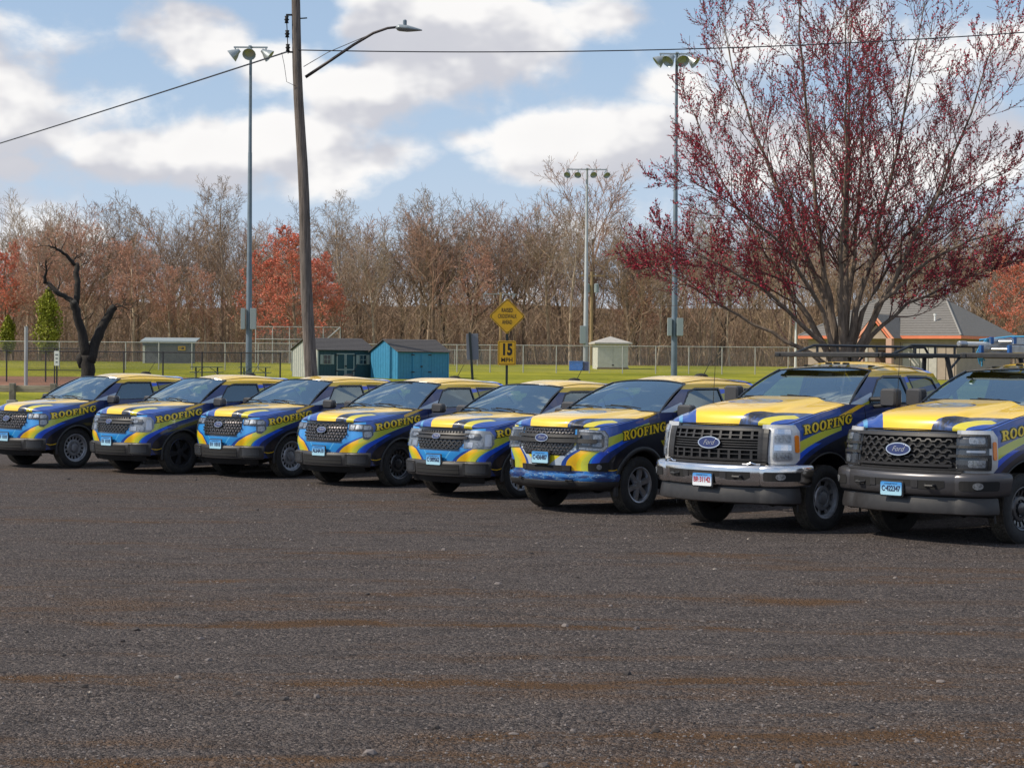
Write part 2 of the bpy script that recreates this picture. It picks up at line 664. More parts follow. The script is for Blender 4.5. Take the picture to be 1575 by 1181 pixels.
M['white'] = plain('white_paint', (0.75, 0.75, 0.74), 0.5)
M['plateink'] = plain('plate_ink', (0.01, 0.015, 0.06), 0.5)
M['platered'] = plain('plate_red_ink', (0.35, 0.02, 0.03), 0.5)
M['under'] = plain('underbody', (0.012, 0.011, 0.010), 0.9)
M['mirrorgrey'] = plain('mirror_plastic', (0.045, 0.045, 0.050), 0.45)
M['rack'] = plain('black_powder_coat', (0.014, 0.016, 0.020), 0.42, var=0.2, vscale=6)
M['alu'] = plain('aluminium', (0.45, 0.47, 0.50), 0.38, 0.9, var=0.2, vscale=6)
M['bluefibre'] = plain('blue_ladder_plastic', (0.012, 0.09, 0.30), 0.5)
M['strap'] = plain('blue_strap', (0.03, 0.22, 0.42), 0.8)


def plate_mat(name, base):
    def build(t, tc):
        x, y, z = xyz(t, tc.outputs['Object'])
        return mixc(t, base, (0.03, 0.24, 0.62), z.ss(-0.06, 0.085))
    m, t, b = newmat(name)
    tc = t.nodes.new('ShaderNodeTexCoord')
    t.links.new(build(t, tc), b.inputs['Base Color'])
    b.inputs['Roughness'].default_value = 0.4
    return m


M['plate'] = plate_mat('faded_blue_plate', (0.36, 0.60, 0.74))
M['plate2'] = plate_mat('white_blue_plate', (0.72, 0.76, 0.80))
# ------------------------------------------------------------------ trucks
def ell(cx, cy, rx, ry, n=24, rev=False):
    r = [(cx + rx * cos(2 * pi * k / n), cy + ry * sin(2 * pi * k / n)) for k in range(n)]
    return r[::-1] if rev else r


def arc(cx, cy, rx, ry, a0, a1, n=12):
    return [(cx + rx * cos(radians(lerp(a0, a1, k / n))), cy + ry * sin(radians(lerp(a0, a1, k / n)))) for k in range(n + 1)]


# heavy serif capitals, height 1: (width, outer contour, holes)
def serif_letters():
    L = {}
    L['I'] = (.46, [[(0, 0), (.46, 0), (.46, .10), (.36, .14), (.36, .86), (.46, .90), (.46, 1), (0, 1), (0, .90), (.10, .86), (.10, .14), (0, .10)]])
    L['F'] = (.74, [[(0, 0), (.50, 0), (.50, .10), (.37, .14), (.37, .43), (.50, .43), (.54, .34), (.62, .34), (.62, .66), (.54, .66), (.50, .57), (.37, .57),
                     (.37, .86), (.58, .86), (.66, .70), (.74, .70), (.72, 1), (0, 1), (0, .90), (.10, .86), (.10, .14), (0, .10)]])
    L['N'] = (.98, [[(0, 0), (.34, 0), (.34, .10), (.24, .14), (.24, .70), (.70, 0), (.86, 0), (.86, .86), (.98, .90), (.98, 1), (.62, 1), (.62, .90), (.74, .86),
                     (.74, .42), (.34, 1), (0, 1), (0, .90), (.12, .86), (.12, .14), (0, .10)]])
    L['R'] = (.90, [[(0, 0), (.48, 0), (.48, .10), (.37, .14), (.37, .42), (.44, .42), (.62, .08), (.70, 0), (.92, 0), (.92, .09), (.84, .13), (.66, .46)]
                    + arc(.50, .72, .30, .28, -50, 90, 9) + [(0, 1), (0, .90), (.10, .86), (.10, .14), (0, .10)],
                    [(.37, .56), (.37, .87)] + arc(.43, .715, .13, .155, 90, -90, 8)])
    L['O'] = (.92, [ell(.46, .5, .46, .53, 28), ell(.46, .5, .19, .40, 20)])
    L['G'] = (.96, [arc(.47, .5, .47, .53, 48, 318, 24) + [(.86, .16), (.86, .38), (.96, .42), (.96, .52), (.50, .52), (.50, .42), (.60, .38), (.60, .16)]
                    + arc(.50, .5, .22, .40, 290, 70, 14) + [(.66, .84), (.74, .66), (.84, .66), (.84, 1.0), (.76, .98)]])
    return L


SERIF = serif_letters()


def offset_poly(poly, d):
    n = len(poly)
    area = sum(poly[i][0] * poly[(i + 1) % n][1] - poly[(i + 1) % n][0] * poly[i][1] for i in range(n))
    sg = 1 if area > 0 else -1
    res = []
    for i in range(n):
        p0, p1, p2 = Vector(poly[i - 1]), Vector(poly[i]), Vector(poly[(i + 1) % n])
        a, b = (p1 - p0), (p2 - p1)
        if a.length < 1e-6 or b.length < 1e-6:
            res.append(tuple(p1))
            continue
        a.normalize(); b.normalize()
        n1, n2 = Vector((a.y, -a.x)) * sg, Vector((b.y, -b.x)) * sg
        m = n1 + n2
        L = m.length
        if L < 0.3:
            m = n1
            k = 1
        else:
            m = m / L
            k = min(1.6, 1 / max(0.4, m.dot(n1)))
        q = p1 + m * d * k
        res.append((q.x, q.y))
    return res


class Skin:
    def __init__(s, P):
        s.P = P
        pts = []
        xf, yc, bow, xs, w, xr = P['xf'], P['yc'], P['bow'], P['xs'], P['w'], P['xr']
        for i in range(25):
            y = yc * i / 24
            pts.append((xf - bow * (y / yc) ** 2.4, y))
        for i in range(1, 25):
            th = pi / 2 * i / 24
            pts.append((xs + (xf - bow - xs) * cos(th) ** 0.92, yc + (w - yc) * sin(th) ** 0.96))
        for i in range(1, 60):
            pts.append((lerp(xs, xr + 0.10, i / 59), w))
        for i in range(1, 9):
            th = pi / 2 * i / 8
            pts.append((xr + 0.10 - 0.10 * sin(th), w - 0.10 + 0.10 * cos(th)))
        for i in range(1, 9):
            pts.append((xr, (w - 0.10) * (1 - i / 8)))
        s.pts = np.array(pts)
        d = np.hypot(*np.diff(s.pts, axis=0).T)
        s.U = np.concatenate([[0], np.cumsum(d)])
        tg = np.gradient(s.pts, s.U, axis=0)
        tg /= np.linalg.norm(tg, axis=1)[:, None]
        s.N = np.stack([tg[:, 1], -tg[:, 0]], 1)
        s.umax = s.U[-1]
        s.uc = float(s.U[48])            # where the flank begins

    def O(s, u):
        a = abs(u)
        r = [float(np.interp(a, s.U, c)) for c in (s.pts[:, 0], s.pts[:, 1], s.N[:, 0], s.N[:, 1])]
        L = sqrt(r[2] ** 2 + r[3] ** 2) or 1
        return r[0], r[1], r[2] / L, r[3] / L

    def ux(s, x):
        """u on the left flank at length x"""
        return s.uc + (s.P['xs'] - x)

    def S(s, u, z, off=0.0):
        P = s.P
        x, y, nx, ny = s.O(u)
        zt = interp(P['ztop'], x)
        tuck = 0.045 * sstep(P['zrock'] + .42, P['zrock'] - .02, z) * abs(ny) + 0.028 * sstep(zt - 0.13, zt + .01, z)
        tuck += -0.012 * sstep(.25, 0, abs(z - (P['zrock'] * .45 + zt * .55)))
        # noses lean back a little towards the hood
        tuck += P.get('lean', .05) * max(0, nx) * sstep(P['zfront'] + .3, zt + .05, z)
        d = off - tuck
        sg = 1 if u >= 0 else -1
        return Vector((x + nx * d, sg * (y + ny * d), z))


def patch(mb, sk, poly, off, thick=0.02, step=0.04):
    """polygon in (u, z) laid on the skin, standing proud by off"""
    P2 = []
    n = len(poly)
    for i in range(n):
        (a0, b0), (a1, b1) = poly[i], poly[(i + 1) % n]
        k = max(1, int(abs(a1 - a0) / step), int(abs(b1 - b0) / max(.05, step)))
        for j in range(k):
            P2.append((lerp(a0, a1, j / k), lerp(b0, b1, j / k)))
    n = len(P2)
    A = [sk.S(u, z, off) for u, z in P2]
    B = [sk.S(u, z, off - thick) for u, z in P2]
    mb.add(A + B, [(i, (i + 1) % n, n + (i + 1) % n, n + i) for i in range(n)])
    def clip(q, ax, lim, sg):
        r = []
        for i in range(len(q)):
            p0, p1 = q[i], q[(i + 1) % len(q)]
            d0, d1 = (p0[ax] - lim) * sg, (p1[ax] - lim) * sg
            if d0 >= 0: r.append(p0)
            if d0 * d1 < 0:
                t = d0 / (d0 - d1)
                r.append((lerp(p0[0], p1[0], t), lerp(p0[1], p1[1], t)))
        return r
    u0, u1 = min(p[0] for p in P2), max(p[0] for p in P2)
    z0, z1 = min(p[1] for p in P2), max(p[1] for p in P2)
    k = max(1, int(math.ceil((u1 - u0) / step)))
    kz = max(1, int(math.ceil((z1 - z0) / max(.05, step))))
    for j in range(k):
        q0 = clip(clip(poly, 0, lerp(u0, u1, j / k), 1), 0, lerp(u0, u1, (j + 1) / k), -1)
        if len(q0) < 3: continue
        for jz in range(kz):
            q = clip(clip(q0, 1, lerp(z0, z1, jz / kz), 1), 1, lerp(z0, z1, (jz + 1) / kz), -1) if kz > 1 else q0
            if len(q) < 3: continue
            tri = tessellate_polygon([[Vector((a, b, 0)) for a, b in q]])
            mb.add([sk.S(u, z, off) for u, z in q], [tuple(t) for t in tri])
    return mb


def rect(u0, u1, z0, z1): return [(u0, z0), (u1, z0), (u1, z1), (u0, z1)]
def rrect(u0, u1, z0, z1, r):
    return (arc(u1 - r, z1 - r, r, r, 0, 90, 3) + arc(u0 + r, z1 - r, r, r, 90, 180, 3)
            + arc(u0 + r, z0 + r, r, r, 180, 270, 3) + arc(u1 - r, z0 + r, r, r, 270, 360, 3))
def mir(poly): return [(-a, b) for a, b in poly][::-1]


def band(mb, sk, u0, u1, prof, n=40):
    return mb.grid(lambda s, t: sk.S(lerp(u0, u1, s), prof_at(prof, t)[1], prof_at(prof, t)[0]), n, len(prof) - 1)


def prof_at(prof, t):
    k = int(round(t * (len(prof) - 1)))
    return prof[k]


MODELS = dict(
    M=dict(hk=.58, hy=.20, w=.92, xf=.93, yc=.55, bow=.12, xs=.45, xr=-4.10, zrock=.36, zfront=.36, wb=3.076, tyre=.384, rim=.248, tw=.235, wf=.905, ra=.405, clad=.035,
           ztop=[(.95, 1.045), (.62, 1.075), (-.26, 1.225), (-.42, 1.262), (-1.0, 1.272), (-2.9, 1.31), (-3.0, 1.33), (-4.2, 1.34)],
           xcc=-.30, xcs=-.34, zcc=1.268, zf=1.068, bulge=.012, wbelt=.865, wroof=.665, zb=1.262, xa0=-.44, xa1=-1.19, zrail=1.665, xw0=-.40, zw0=1.272, xw1=-1.08,
           zw1=1.708, zroof=1.775, xr1=-2.85, xr0=-3.02, xB=-1.96, roofstripe=-1.7, emb=(.75,), xd0=-.66, lean=.05,
           win=[[(-.90, 1.285), (-1.88, 1.30), (-1.88, 1.595), (-1.34, 1.595), (-1.18, 1.555)], [(-2.05, 1.305), (-2.86, 1.34), (-2.74, 1.57), (-2.62, 1.59), (-2.05, 1.597)]],
           text=(.565, .932, .134, 0), zo=0, uo=0, th=.106, mirror=((-.73, 1.06, 1.285), (.13, .25, .155))),
    R=dict(hk=.70, hy=.30, w=.955, xf=.965, yc=.55, bow=.13, xs=.42, xr=-4.30, zrock=.46, zfront=.42, wb=3.27, tyre=.395, rim=.235, tw=.245, wf=.935, ra=.475, clad=.060,
           ztop=[(1.0, 1.16), (.72, 1.185), (-.20, 1.335), (-.36, 1.372), (-1.0, 1.385), (-2.9, 1.41), (-3.0, 1.43), (-4.4, 1.44)],
           xcc=-.40, xcs=-.36, zcc=1.385, zf=1.182, bulge=.025, wbelt=.885, wroof=.68, zb=1.372, xa0=-.46, xa1=-1.26, zrail=1.765, xw0=-.46, zw0=1.392, xw1=-1.28,
           zw1=1.812, zroof=1.88, xr1=-2.95, xr0=-3.12, xB=-2.05, roofstripe=-1.8, emb=(.80,), xd0=-.66, lean=.03,
           win=[[(-.95, 1.40), (-1.96, 1.41), (-1.96, 1.692), (-1.43, 1.692), (-1.26, 1.65)], [(-2.14, 1.41), (-2.95, 1.44), (-2.85, 1.655), (-2.7, 1.68), (-2.14, 1.694)]],
           text=(.40, 1.010, .12, 0), zo=.155, uo=.02, th=.122, mirror=((-.78, 1.10, 1.40), (.14, .26, .17))),
    S=dict(hk=.82, hy=.28, w=1.015, xf=1.03, yc=.72, bow=.15, xs=.55, xr=-5.05, zrock=.55, zfront=.58, wb=4.06, tyre=.412, rim=.245, tw=.255, wf=1.0, ra=.56, clad=.02,
           ztop=[(1.05, 1.295), (.72, 1.325), (.22, 1.445), (-.26, 1.535), (-.46, 1.565), (-1.0, 1.545), (-3.0, 1.56), (-3.1, 1.48), (-5.1, 1.48)],
           xcc=-.45, xcs=-.40, zcc=1.60, zf=1.320, bulge=.045, wbelt=.93, wroof=.74, zb=1.558, xa0=-.55, xa1=-1.27, zrail=1.985, xw0=-.52, zw0=1.595, xw1=-1.38,
           zw1=2.025, zroof=2.105, xr1=-2.72, xr0=-2.86, xB=-2.02, roofstripe=-1.9, emb=(.85,), xd0=-.78, lean=.03,
           win=[[(-1.0, 1.578), (-1.92, 1.578), (-1.87, 1.905), (-1.49, 1.905), (-1.33, 1.86)], [(-2.10, 1.58), (-2.70, 1.60), (-2.60, 1.87), (-2.5, 1.90), (-2.05, 1.907)]],
           text=(.505, 1.205, .13, 0), zo=.235, uo=.27, th=.112, mirror=((-.95, 1.27, 1.65), (.16, .24, .235))),
)
for k_, P_ in MODELS.items():
    P_['sk'] = Skin(P_)
    P_['mside'] = paint('wrap_flank_' + k_, wrap_side(P_['zo'], P_['uo'], k_))
    P_['mhood'] = paint('wrap_hood_' + k_, wrap_hood(P_))
    P_['mroof'] = paint('wrap_roof_' + k_, wrap_roof(P_))
    P_['mcab'] = paint('wrap_cab_' + k_, wrap_cab(P_))
    P_['mfilm'] = paint('wrap_film_' + k_, wrap_cab(P_, True))


def build_skin(P, root):
    sk = P['sk']
    wheels = [(0, P['tyre'] * .97), (-P['wb'], P['tyre'] * .97)]
    ucols = []
    u = 0.0
    while u < sk.umax:
        ucols.append(u)
        u += 0.04 if u < sk.uc + 1.4 else 0.07
    ucols.append(sk.umax)
    nr = 18
    for side in (1, -1):
        V, UV, keep, idx = [], [], [], {}
        info = []
        for i, u in enumerate(ucols):
            x, y, nx, ny = sk.O(u)
            zt = interp(P['ztop'], x)
            zb = lerp(P['zfront'], P['zrock'], sstep(sk.uc - .3, sk.uc, u))
            for j in range(nr + 1):
                z = lerp(zb, zt, j / nr)
                p = sk.S(u * side, z)
                if u == 0: p.y = 0
                info.append([p, u, z, abs(ny) > .35])
        ra = P['ra']

        def din(q):
            if not q[3]: return None
            for xc, zc in wheels:
                d = sqrt((q[0].x - xc) ** 2 + (q[2] - zc) ** 2)
                if d < ra: return xc, zc, d
            return None
        ins = [din(q) for q in info]
        groups = {'body': [], 'door': [], 'rear_door': []}
        for i in range(len(ucols) - 1):
            for j in range(nr):
                f = (i * (nr + 1) + j, (i + 1) * (nr + 1) + j, (i + 1) * (nr + 1) + j + 1, i * (nr + 1) + j + 1)
                if all(ins[k] for k in f): continue
                xm = sum(info[k][0].x for k in f) / 4
                zm = sum(info[k][2] for k in f) / 4
                g = 'body'
                if zm > P['zrock'] + .1 and ucols[i] > sk.uc:
                    if P['xd0'] > xm > P['xB'] : g = 'door'
                    elif P['xB'] > xm > P['xr0'] + .12 and (xm + P['wb']) ** 2 + (zm - .4) ** 2 > (ra + .1) ** 2: g = 'rear_door'
                groups[g].append(f)
        for q, k in zip(info, ins):
            if k:
                xc, zc, d = k
                s_ = ra / max(d, .02)
                nz_ = zc + (q[2] - zc) * s_
                if nz_ >= P['zfront'] - .25:
                    q[0] = Vector((xc + (q[0].x - xc) * s_, q[0].y, nz_))
        for g, fs in groups.items():
            used = sorted({k for f in fs for k in f})
            remap = {k: n for n, k in enumerate(used)}
            mb = MB()
            mb.v = [info[k][0] for k in used]
            mb.f = [tuple(remap[k] for k in (f if side > 0 else f[::-1])) for f in fs]
            uv = [(info[k][1] * side, info[k][2]) for k in used]
            name = 'body' if g == 'body' else 'door'
            o = obj(name, mb, P['mside'], root, smooth='all', uv=uv)
            if g != 'body':
                # seams round the door and its handle
                xs_ = [info[k][0].x for k in used]
                x0, x1 = max(xs_), min(xs_)
                for xq in (x0, x1):
                    sm = MB()
                    uq = sk.ux(xq) * side
                    zt = interp(P['ztop'], xq)
                    patch(sm, sk, rect(uq - .004, uq + .004, P['zrock'] + .1 if g == 'door' else .85, zt - .02), .002, .004)
                    obj('seam', sm, M['black'], o)
                hx = x1 + .16
                hm = MB()
                p = sk.S(sk.ux(hx) * side, interp(P['ztop'], hx) - .13, .03)
                hm.rbox(p, (.20, .03, .035), .012, axis=1)
                obj('handle', hm, M['plastic'], o, smooth=True)
    # arch trim, wells
    for xc, zc in wheels:
        for side in (1, -1):
            am = MB()
            rr = P['ra']
            n = 30

            def fn(s, t):
                a = radians(lerp(-14, 194, s))
                prof = [(-.012, -.03), (-.008, .022), (.5, .026), (1.0, .016), (1.06, -.02)]
                q, o_ = prof_at(prof, t)
                r_ = rr + q * P['clad']
                x, z = xc + r_ * cos(a), zc + r_ * sin(a)
                p = sk.S(sk.ux(x) * side, z, o_ if P['clad'] > .02 else o_ * .4)
                return p
            am.grid(fn, n, 4)
            obj('wheel_arch', am, M['plastic'], root, smooth='all')
            wm = MB()
            yo = P['w'] - .05
            wm.grid(lambda s, t: Vector((xc + (rr + .015) * cos(radians(lerp(-8, 188, s))), side * lerp(.42, yo, t), zc + (rr + .015) * sin(radians(lerp(-8, 188, s))))), 24, 1)
            wm.poly([Vector((xc + (rr + .015) * cos(radians(lerp(-8, 188, k / 24))), side * .43, zc + (rr + .015) * sin(radians(lerp(-8, 188, k / 24))))) for k in range(25)])
            obj('wheel_well', wm, M['black'], root)
    # hood: a patch spanning nose, fenders and cowl
    ufr = float(sk.U[24])

    def top(u, ins=0.0):
        x, y, nx, ny = sk.O(u)
        return sk.S(u, interp(P['ztop'], x), -ins)

    def Lc(s):
        uu = lerp(sk.ux(P['xcs']), ufr, s)
        return top(uu)

    def Fc(t):
        return top(t * ufr)

    Lb = Lc(0)

    def Bc(t):
        return Vector((lerp(P['xcc'], Lb.x, t * t), t * Lb.y, 0))

    def hood(s, t_):
        t = t_ * 2 - 1
        l = Lc(s)
        r = Vector((l.x, -l.y, l.z))
        tau = t_
        B, F = Bc(t), Fc(t)
        c00, c01, c10, c11 = Bc(-1), Bc(1), Fc(-1), Fc(1)
        x = (1 - s) * B.x + s * F.x + (1 - tau) * r.x + tau * l.x - ((1 - s) * ((1 - tau) * c00.x + tau * c01.x) + s * ((1 - tau) * c10.x + tau * c11.x))
        y = (1 - s) * B.y + s * F.y + (1 - tau) * r.y + tau * l.y - ((1 - s) * ((1 - tau) * c00.y + tau * c01.y) + s * ((1 - tau) * c10.y + tau * c11.y))
        g = .50 * s + .50 * s ** 5
        zc = lerp(P['zcc'], P['zf'], g)
        z = l.z + (zc - l.z) * (1 - abs(t) ** 3.2)
        z += P['bulge'] * sstep(.66, .50, abs(t)) * sstep(1.0, .86, s)
        z -= .012 * sstep(.93, .985, abs(t)) * (1 - s)
        if s > .97: z -= .012
        return Vector((x, y, z + .004))
    hm = MB().grid(hood, 36, 40)
    ho_ = obj('hood', hm, P['mhood'], root, smooth=40)
    for tq in (.012, .988):
        obj('seam', MB().tube([hood(s_ / 30, tq) + Vector((0, 0, .001)) for s_ in range(31)], .0055, 5), M['black'], ho_)
    obj('seam', MB().tube([hood(.985, t_ / 30) + Vector((.004, 0, -.003)) for t_ in range(31)], .006, 5), M['black'], ho_)
    # belt ledge and cowl
    bm_ = MB()
    for side in (1, -1):
        xs_ = np.linspace(P['xcs'] + .04, P['xr0'] + .02, 26)
        bm_.grid(lambda s, t: (lambda x: [top(sk.ux(x) * side), Vector((x, side * (P['wbelt'] - .012), lerp(interp(P['ztop'], x), P['zb'], .7) + .004))][int(t)])(float(xs_[int(round(s * 25))])), 25, 1)
    obj('belt_ledge', bm_, M['plastic'], root)

    def wsb(t):
        return Vector((lerp(P['xw0'], P['xa0'], t * t), t * P['wbelt'], lerp(P['zw0'], P['zb'], abs(t) ** 3)))

    def wst(t):
        return Vector((lerp(P['xw1'], P['xa1'], t * t), t * P['wroof'], lerp(P['zw1'], P['zrail'], abs(t) ** 2.6)))
    cm = MB().grid(lambda s, t: lerp(Vector((Bc(t * 2 - 1).x + .02, (t * 2 - 1) * (P['wbelt'] + .02), hood(0, t).z - .018)), wsb(t * 2 - 1) + Vector((-.03, 0, -.012)), s), 3, 20)
    obj('cowl', cm, M['plastic'], root, smooth='all')
    # windscreen
    def wsf(s, t):
        p = lerp(wsb(t * 2 - 1), wst(t * 2 - 1), s)
        b = 4 * s * (1 - s) * .022
        return p + Vector((b, 0, b * 1.2))
    wm = MB().grid(wsf, 10, 16)
    wsc = obj('windshield', wm, M['screen'], root, smooth='all')
    fr_ = MB()
    fr_.tube([wsf(0, t / 16) + Vector((.004, 0, .004)) for t in range(17)], .012, 6)
    fr_.tube([wsf(1, t / 16) + Vector((.002, 0, .002)) for t in range(17)], .012, 6)
    for tt in (0, 1):
        fr_.tube([wsf(s / 10, tt) + Vector((.004, 0, .004)) for s in range(11)], .014, 6)
    obj('gasket', fr_, M['gloss'], wsc)
    vm = MB()   # mirror behind the glass
    vm.rbox(lerp(wsb(0), wst(0), .80) + Vector((-.10, 0, -.02)), (.03, .22, .06), .02, axis=0)
    obj('rear_view_mirror', vm, M['black'], root, smooth=True)
    wp_ = MB()
    for t0, t1 in ((.30, .06), (.72, .46)):
        a = wsf(.02, t0) + Vector((.03, 0, .015))
        b = wsf(.10, t1) + Vector((.02, 0, .02))
        wp_.tube([a, lerp(a, b, .5) + Vector((.004, 0, .012)), b], [.011, .010, .007], 6)
        wp_.tube([wsf(.045, t0 + .08) + Vector((.02, 0, .012)), lerp(wsf(.045, t0 + .08), b, .5) + Vector((.02, 0, .018)), wsf(.085, t1 - .06) + Vector((.015, 0, .012))], .007, 5)
    obj('wiper', wp_, M['black'], root)
    # roof
    nR = 22

    def zrl(x): return P['zrail'] - .03 * max(0, (P['xa1'] - x)) / (P['xa1'] - P['xr1']) + .018 * sin(pi * min(1, max(0, (P['xa1'] - x) / (P['xa1'] - P['xr1']))))

    def roof(s, t_):
        t = t_ * 2 - 1
        a = wst(t)
        x = lerp(a.x, P['xr1'] - .03 * (1 - t * t), s)
        e = P['wroof'] - .03 * sstep(.6, 1, s)
        zc = lerp(P['zw1'], P['zroof'], sstep(0, .35, s)) - .055 * sstep(.45, 1.0, s)
        ze = zrl(lerp(P['xa1'], P['xr1'], s))
        z = ze + (zc - ze) * (1 - abs(t) ** (2.6 + .9 * sstep(0, .2, s)))
        return Vector((x, t * e, z))
    rm = MB().grid(roof, nR, 28)
    ro = obj('roof', rm, P['mroof'], root, smooth='all')
    dm = MB()
    for t in (.075, .925):
        dm.tube([roof(lerp(.02, 1, s / 20), t) + Vector((0, 0, .001)) for s in range(21)], .007, 5)
    obj('roof_channel', dm, M['black'], ro)
    # cab sides with window openings
    zb, zr = P['zb'], P['zrail']

    def Gy(x, z):
        h = (z - zb) / (zr - zb)
        e = lerp(P['wbelt'], P['wroof'], h) + .018 * max(0, h * (1 - h)) * 4 * .5
        return e - .03 * sstep(.6, 1, (P['xa1'] - x) / (P['xa1'] - P['xr1'])) * max(0, h)
    outer = [(lerp(P['xa0'], P['xa1'], k / 8), lerp(zb, zr, k / 8)) for k in range(9)]
    outer += [(lerp(P['xa1'], P['xr1'], k / 10), zrl(lerp(P['xa1'], P['xr1'], k / 10))) for k in range(1, 11)]
    outer += [(P['xr0'], zb)] + [(lerp(P['xr0'], P['xa0'], k / 10), zb) for k in range(1, 10)]
    for side in (1, -1):
        loops = [outer] + P['win']
        tri = tessellate_polygon([[Vector((a, b, 0)) for a, b in L] for L in loops])
        flat = [q for L in loops for q in L]
        cmb = MB().add([Vector((a, side * Gy(a, b), b)) for a, b in flat], [tuple(t) for t in tri])
        obj('cab_side', cmb, P['mcab'], root)
        for wi, L in enumerate(P['win']):
            g = MB().poly([Vector((a, side * (Gy(a, b) - .012), b)) for a, b in L])
            wo = obj('side_window', g, M['sideglass'] if wi == 0 else P['mfilm'], root)
            ol = offset_poly(L, .022)
            il = offset_poly(L, -.004)
            tr_ = MB()
            n = len(L)
            tr_.add([Vector((a, side * (Gy(a, b) + .004), b)) for a, b in ol] + [Vector((a, side * (Gy(a, b) + .005), b)) for a, b in il]
                    + [Vector((a, side * (Gy(a, b) - .02), b)) for a, b in il],
                    [(i, (i + 1) % n, n + (i + 1) % n, n + i) for i in range(n)] + [(n + i, n + (i + 1) % n, 2 * n + (i + 1) % n, 2 * n + i) for i in range(n)])
            obj('window_trim', tr_, M['gloss'], wo)
    # rear of cab, bed, underbody
    rc = MB()
    rc.grid(lambda s, t: lerp(Vector((P['xr1'] - .03 * (1 - (2 * t - 1) ** 2), (2 * t - 1) * (P['wroof'] - .03), roof(1, t).z)), Vector((P['xr0'], (2 * t - 1) * P['wbelt'], zb - .35)), s), 4, 12)
    obj('cab_rear', rc, P['mcab'], root)
    bd = MB()
    bx0, bx1 = P['xr0'] - .06, P['xr'] + .05
    bz = interp(P['ztop'], bx1)
    for side in (1, -1):
        bd.grid(lambda s, t: [Vector((lerp(bx0, bx1, s), side * (P['w'] - .028), bz)), Vector((lerp(bx0, bx1, s), side * (P['w'] - .12), bz + .008)), Vector((lerp(bx0, bx1, s), side * (P['w'] - .13), .72))][int(round(t * 2))], 10, 2)
    bd.box(((bx0 + bx1) / 2, 0, .70), (bx0 - bx1, P['w'] * 1.8, .03))
    bd.box((bx0, 0, (bz + .7) / 2), (.03, P['w'] * 1.75, bz - .7))
    bd.box((bx1, 0, (bz + .7) / 2), (.05, P['w'] * 1.75, bz - .69))
    obj('cargo_bed', bd, M['plastic'], root)
    ub = MB()
    zg = P['zrock']
    ub.box((-P['wb'] / 2, 0, zg + .03), (P['wb'] - 2 * P['ra'] + .3, P['w'] * 1.75, .12))
    ub.box((.3, 0, zg + .10), (1.0, .9, .12))
    ub.box((-P['wb'], 0, zg + .12), (1.6, .9, .12))
    for xc, zc in wheels:
        ub.tube([(xc, -P['w'] * .85, zc), (xc, P['w'] * .85, zc)], .055, 8)
    ub.lathe([(.0, -.14), (.12, -.10), (.15, 0), (.12, .10), (0, .14)], 12, 'Y', (wheels[0][0], .15, wheels[0][1]))
    for side in (1, -1):   # frame rails, control arms
        ub.box((-1.6, side * .42, zg - .02), (4.8, .09, .14))
        ub.tube([(.05, side * .40, zc - .05), (.02, side * .72, zc - .12)], .04, 6)
    obj('underbody', ub, M['under'], root)
    # cabin
    dsh = MB()
    dsh.grid(lambda s, t: [wsb(2 * t - 1) * 1.0 + Vector((-.06, 0, -.03)), Vector((P['xa0'] - .45, (2 * t - 1) * P['wbelt'] * .95, P['zb'] - .01)), Vector((P['xa0'] - .52, (2 * t - 1) * P['wbelt'] * .95, P['zb'] - .35))][int(round(s * 2))], 2, 10)
    obj('dashboard', dsh, M['dash'], root)
    stw = MB()
    sc_ = Vector((P['xa0'] - .62, .38, P['zb'] - .06))
    q = Matrix.Rotation(radians(-62), 3, 'Y')
    ring = [sc_ + q @ Vector((.18 * cos(2 * pi * k / 20), .18 * sin(2 * pi * k / 20), 0)) for k in range(21)]
    stw.tube(ring, .015, 6)
    stw.tube([sc_ + q @ Vector((-.17, 0, 0)), sc_, sc_ + q @ Vector((.1, .14, 0))], .018, 6)
    stw.tube([sc_, sc_ + q @ Vector((.1, -.14, 0))], .018, 6)
    obj('steering_wheel', stw, M['black'], root)
    for xs_, ys in ((P['xa0'] - 1.15, .38), (P['xa0'] - 1.15, -.38), (P['xB'] - .62, .40), (P['xB'] - .62, -.40)):
        sm = MB()
        rt = Matrix.Rotation(radians(-12), 3, 'Y')
        sm.rbox((xs_ - .02, ys, P['zb'] - .12), (.16, .50, .70), .07, axis=0, mat=rt)
        sm.rbox((xs_ + .25, ys, P['zb'] - .50), (.5, .50, .16), .06, axis=2)
        so = obj('seat', sm, M['seat'], root, smooth=True)
        hmb = MB()
        hmb.rbox((xs_ - .11, ys, P['zb'] + .32), (.10, .26, .17), .05, axis=0, mat=rt)
        obj('headrest', hmb, M['seat'], so, smooth=True)
    # door mirrors
    (mx, my, mz), ms = P['mirror']
    for side in (1, -1):
        mm = MB()
        mm.rbox((mx, side * my, mz), ms, .05, axis=0)
        mo = obj('door_mirror', mm, M['mirrorgrey'], root, smooth=True)
        st = MB()
        st.tube([(mx - .06, side * P['wbelt'] * .99, mz - .03), (mx - .01, side * (my - ms[1] * .3), mz - .02)], .028 if ms[2] < .2 else .034, 8)
        if ms[2] > .2:
            st.tube([(mx - .06, side * P['wbelt'] * .99, mz - .12), (mx - .01, side * (my - ms[1] * .3), mz - .10)], .026, 8)
        obj('arm', st, M['plastic'], mo)
        gm = MB()
        gm.rbox((mx - ms[0] / 2 - .002, side * my, mz), (.006, ms[1] * .86, ms[2] * .86), .04, axis=0)
        obj('mirror_glass', gm, M['chrome'], mo)


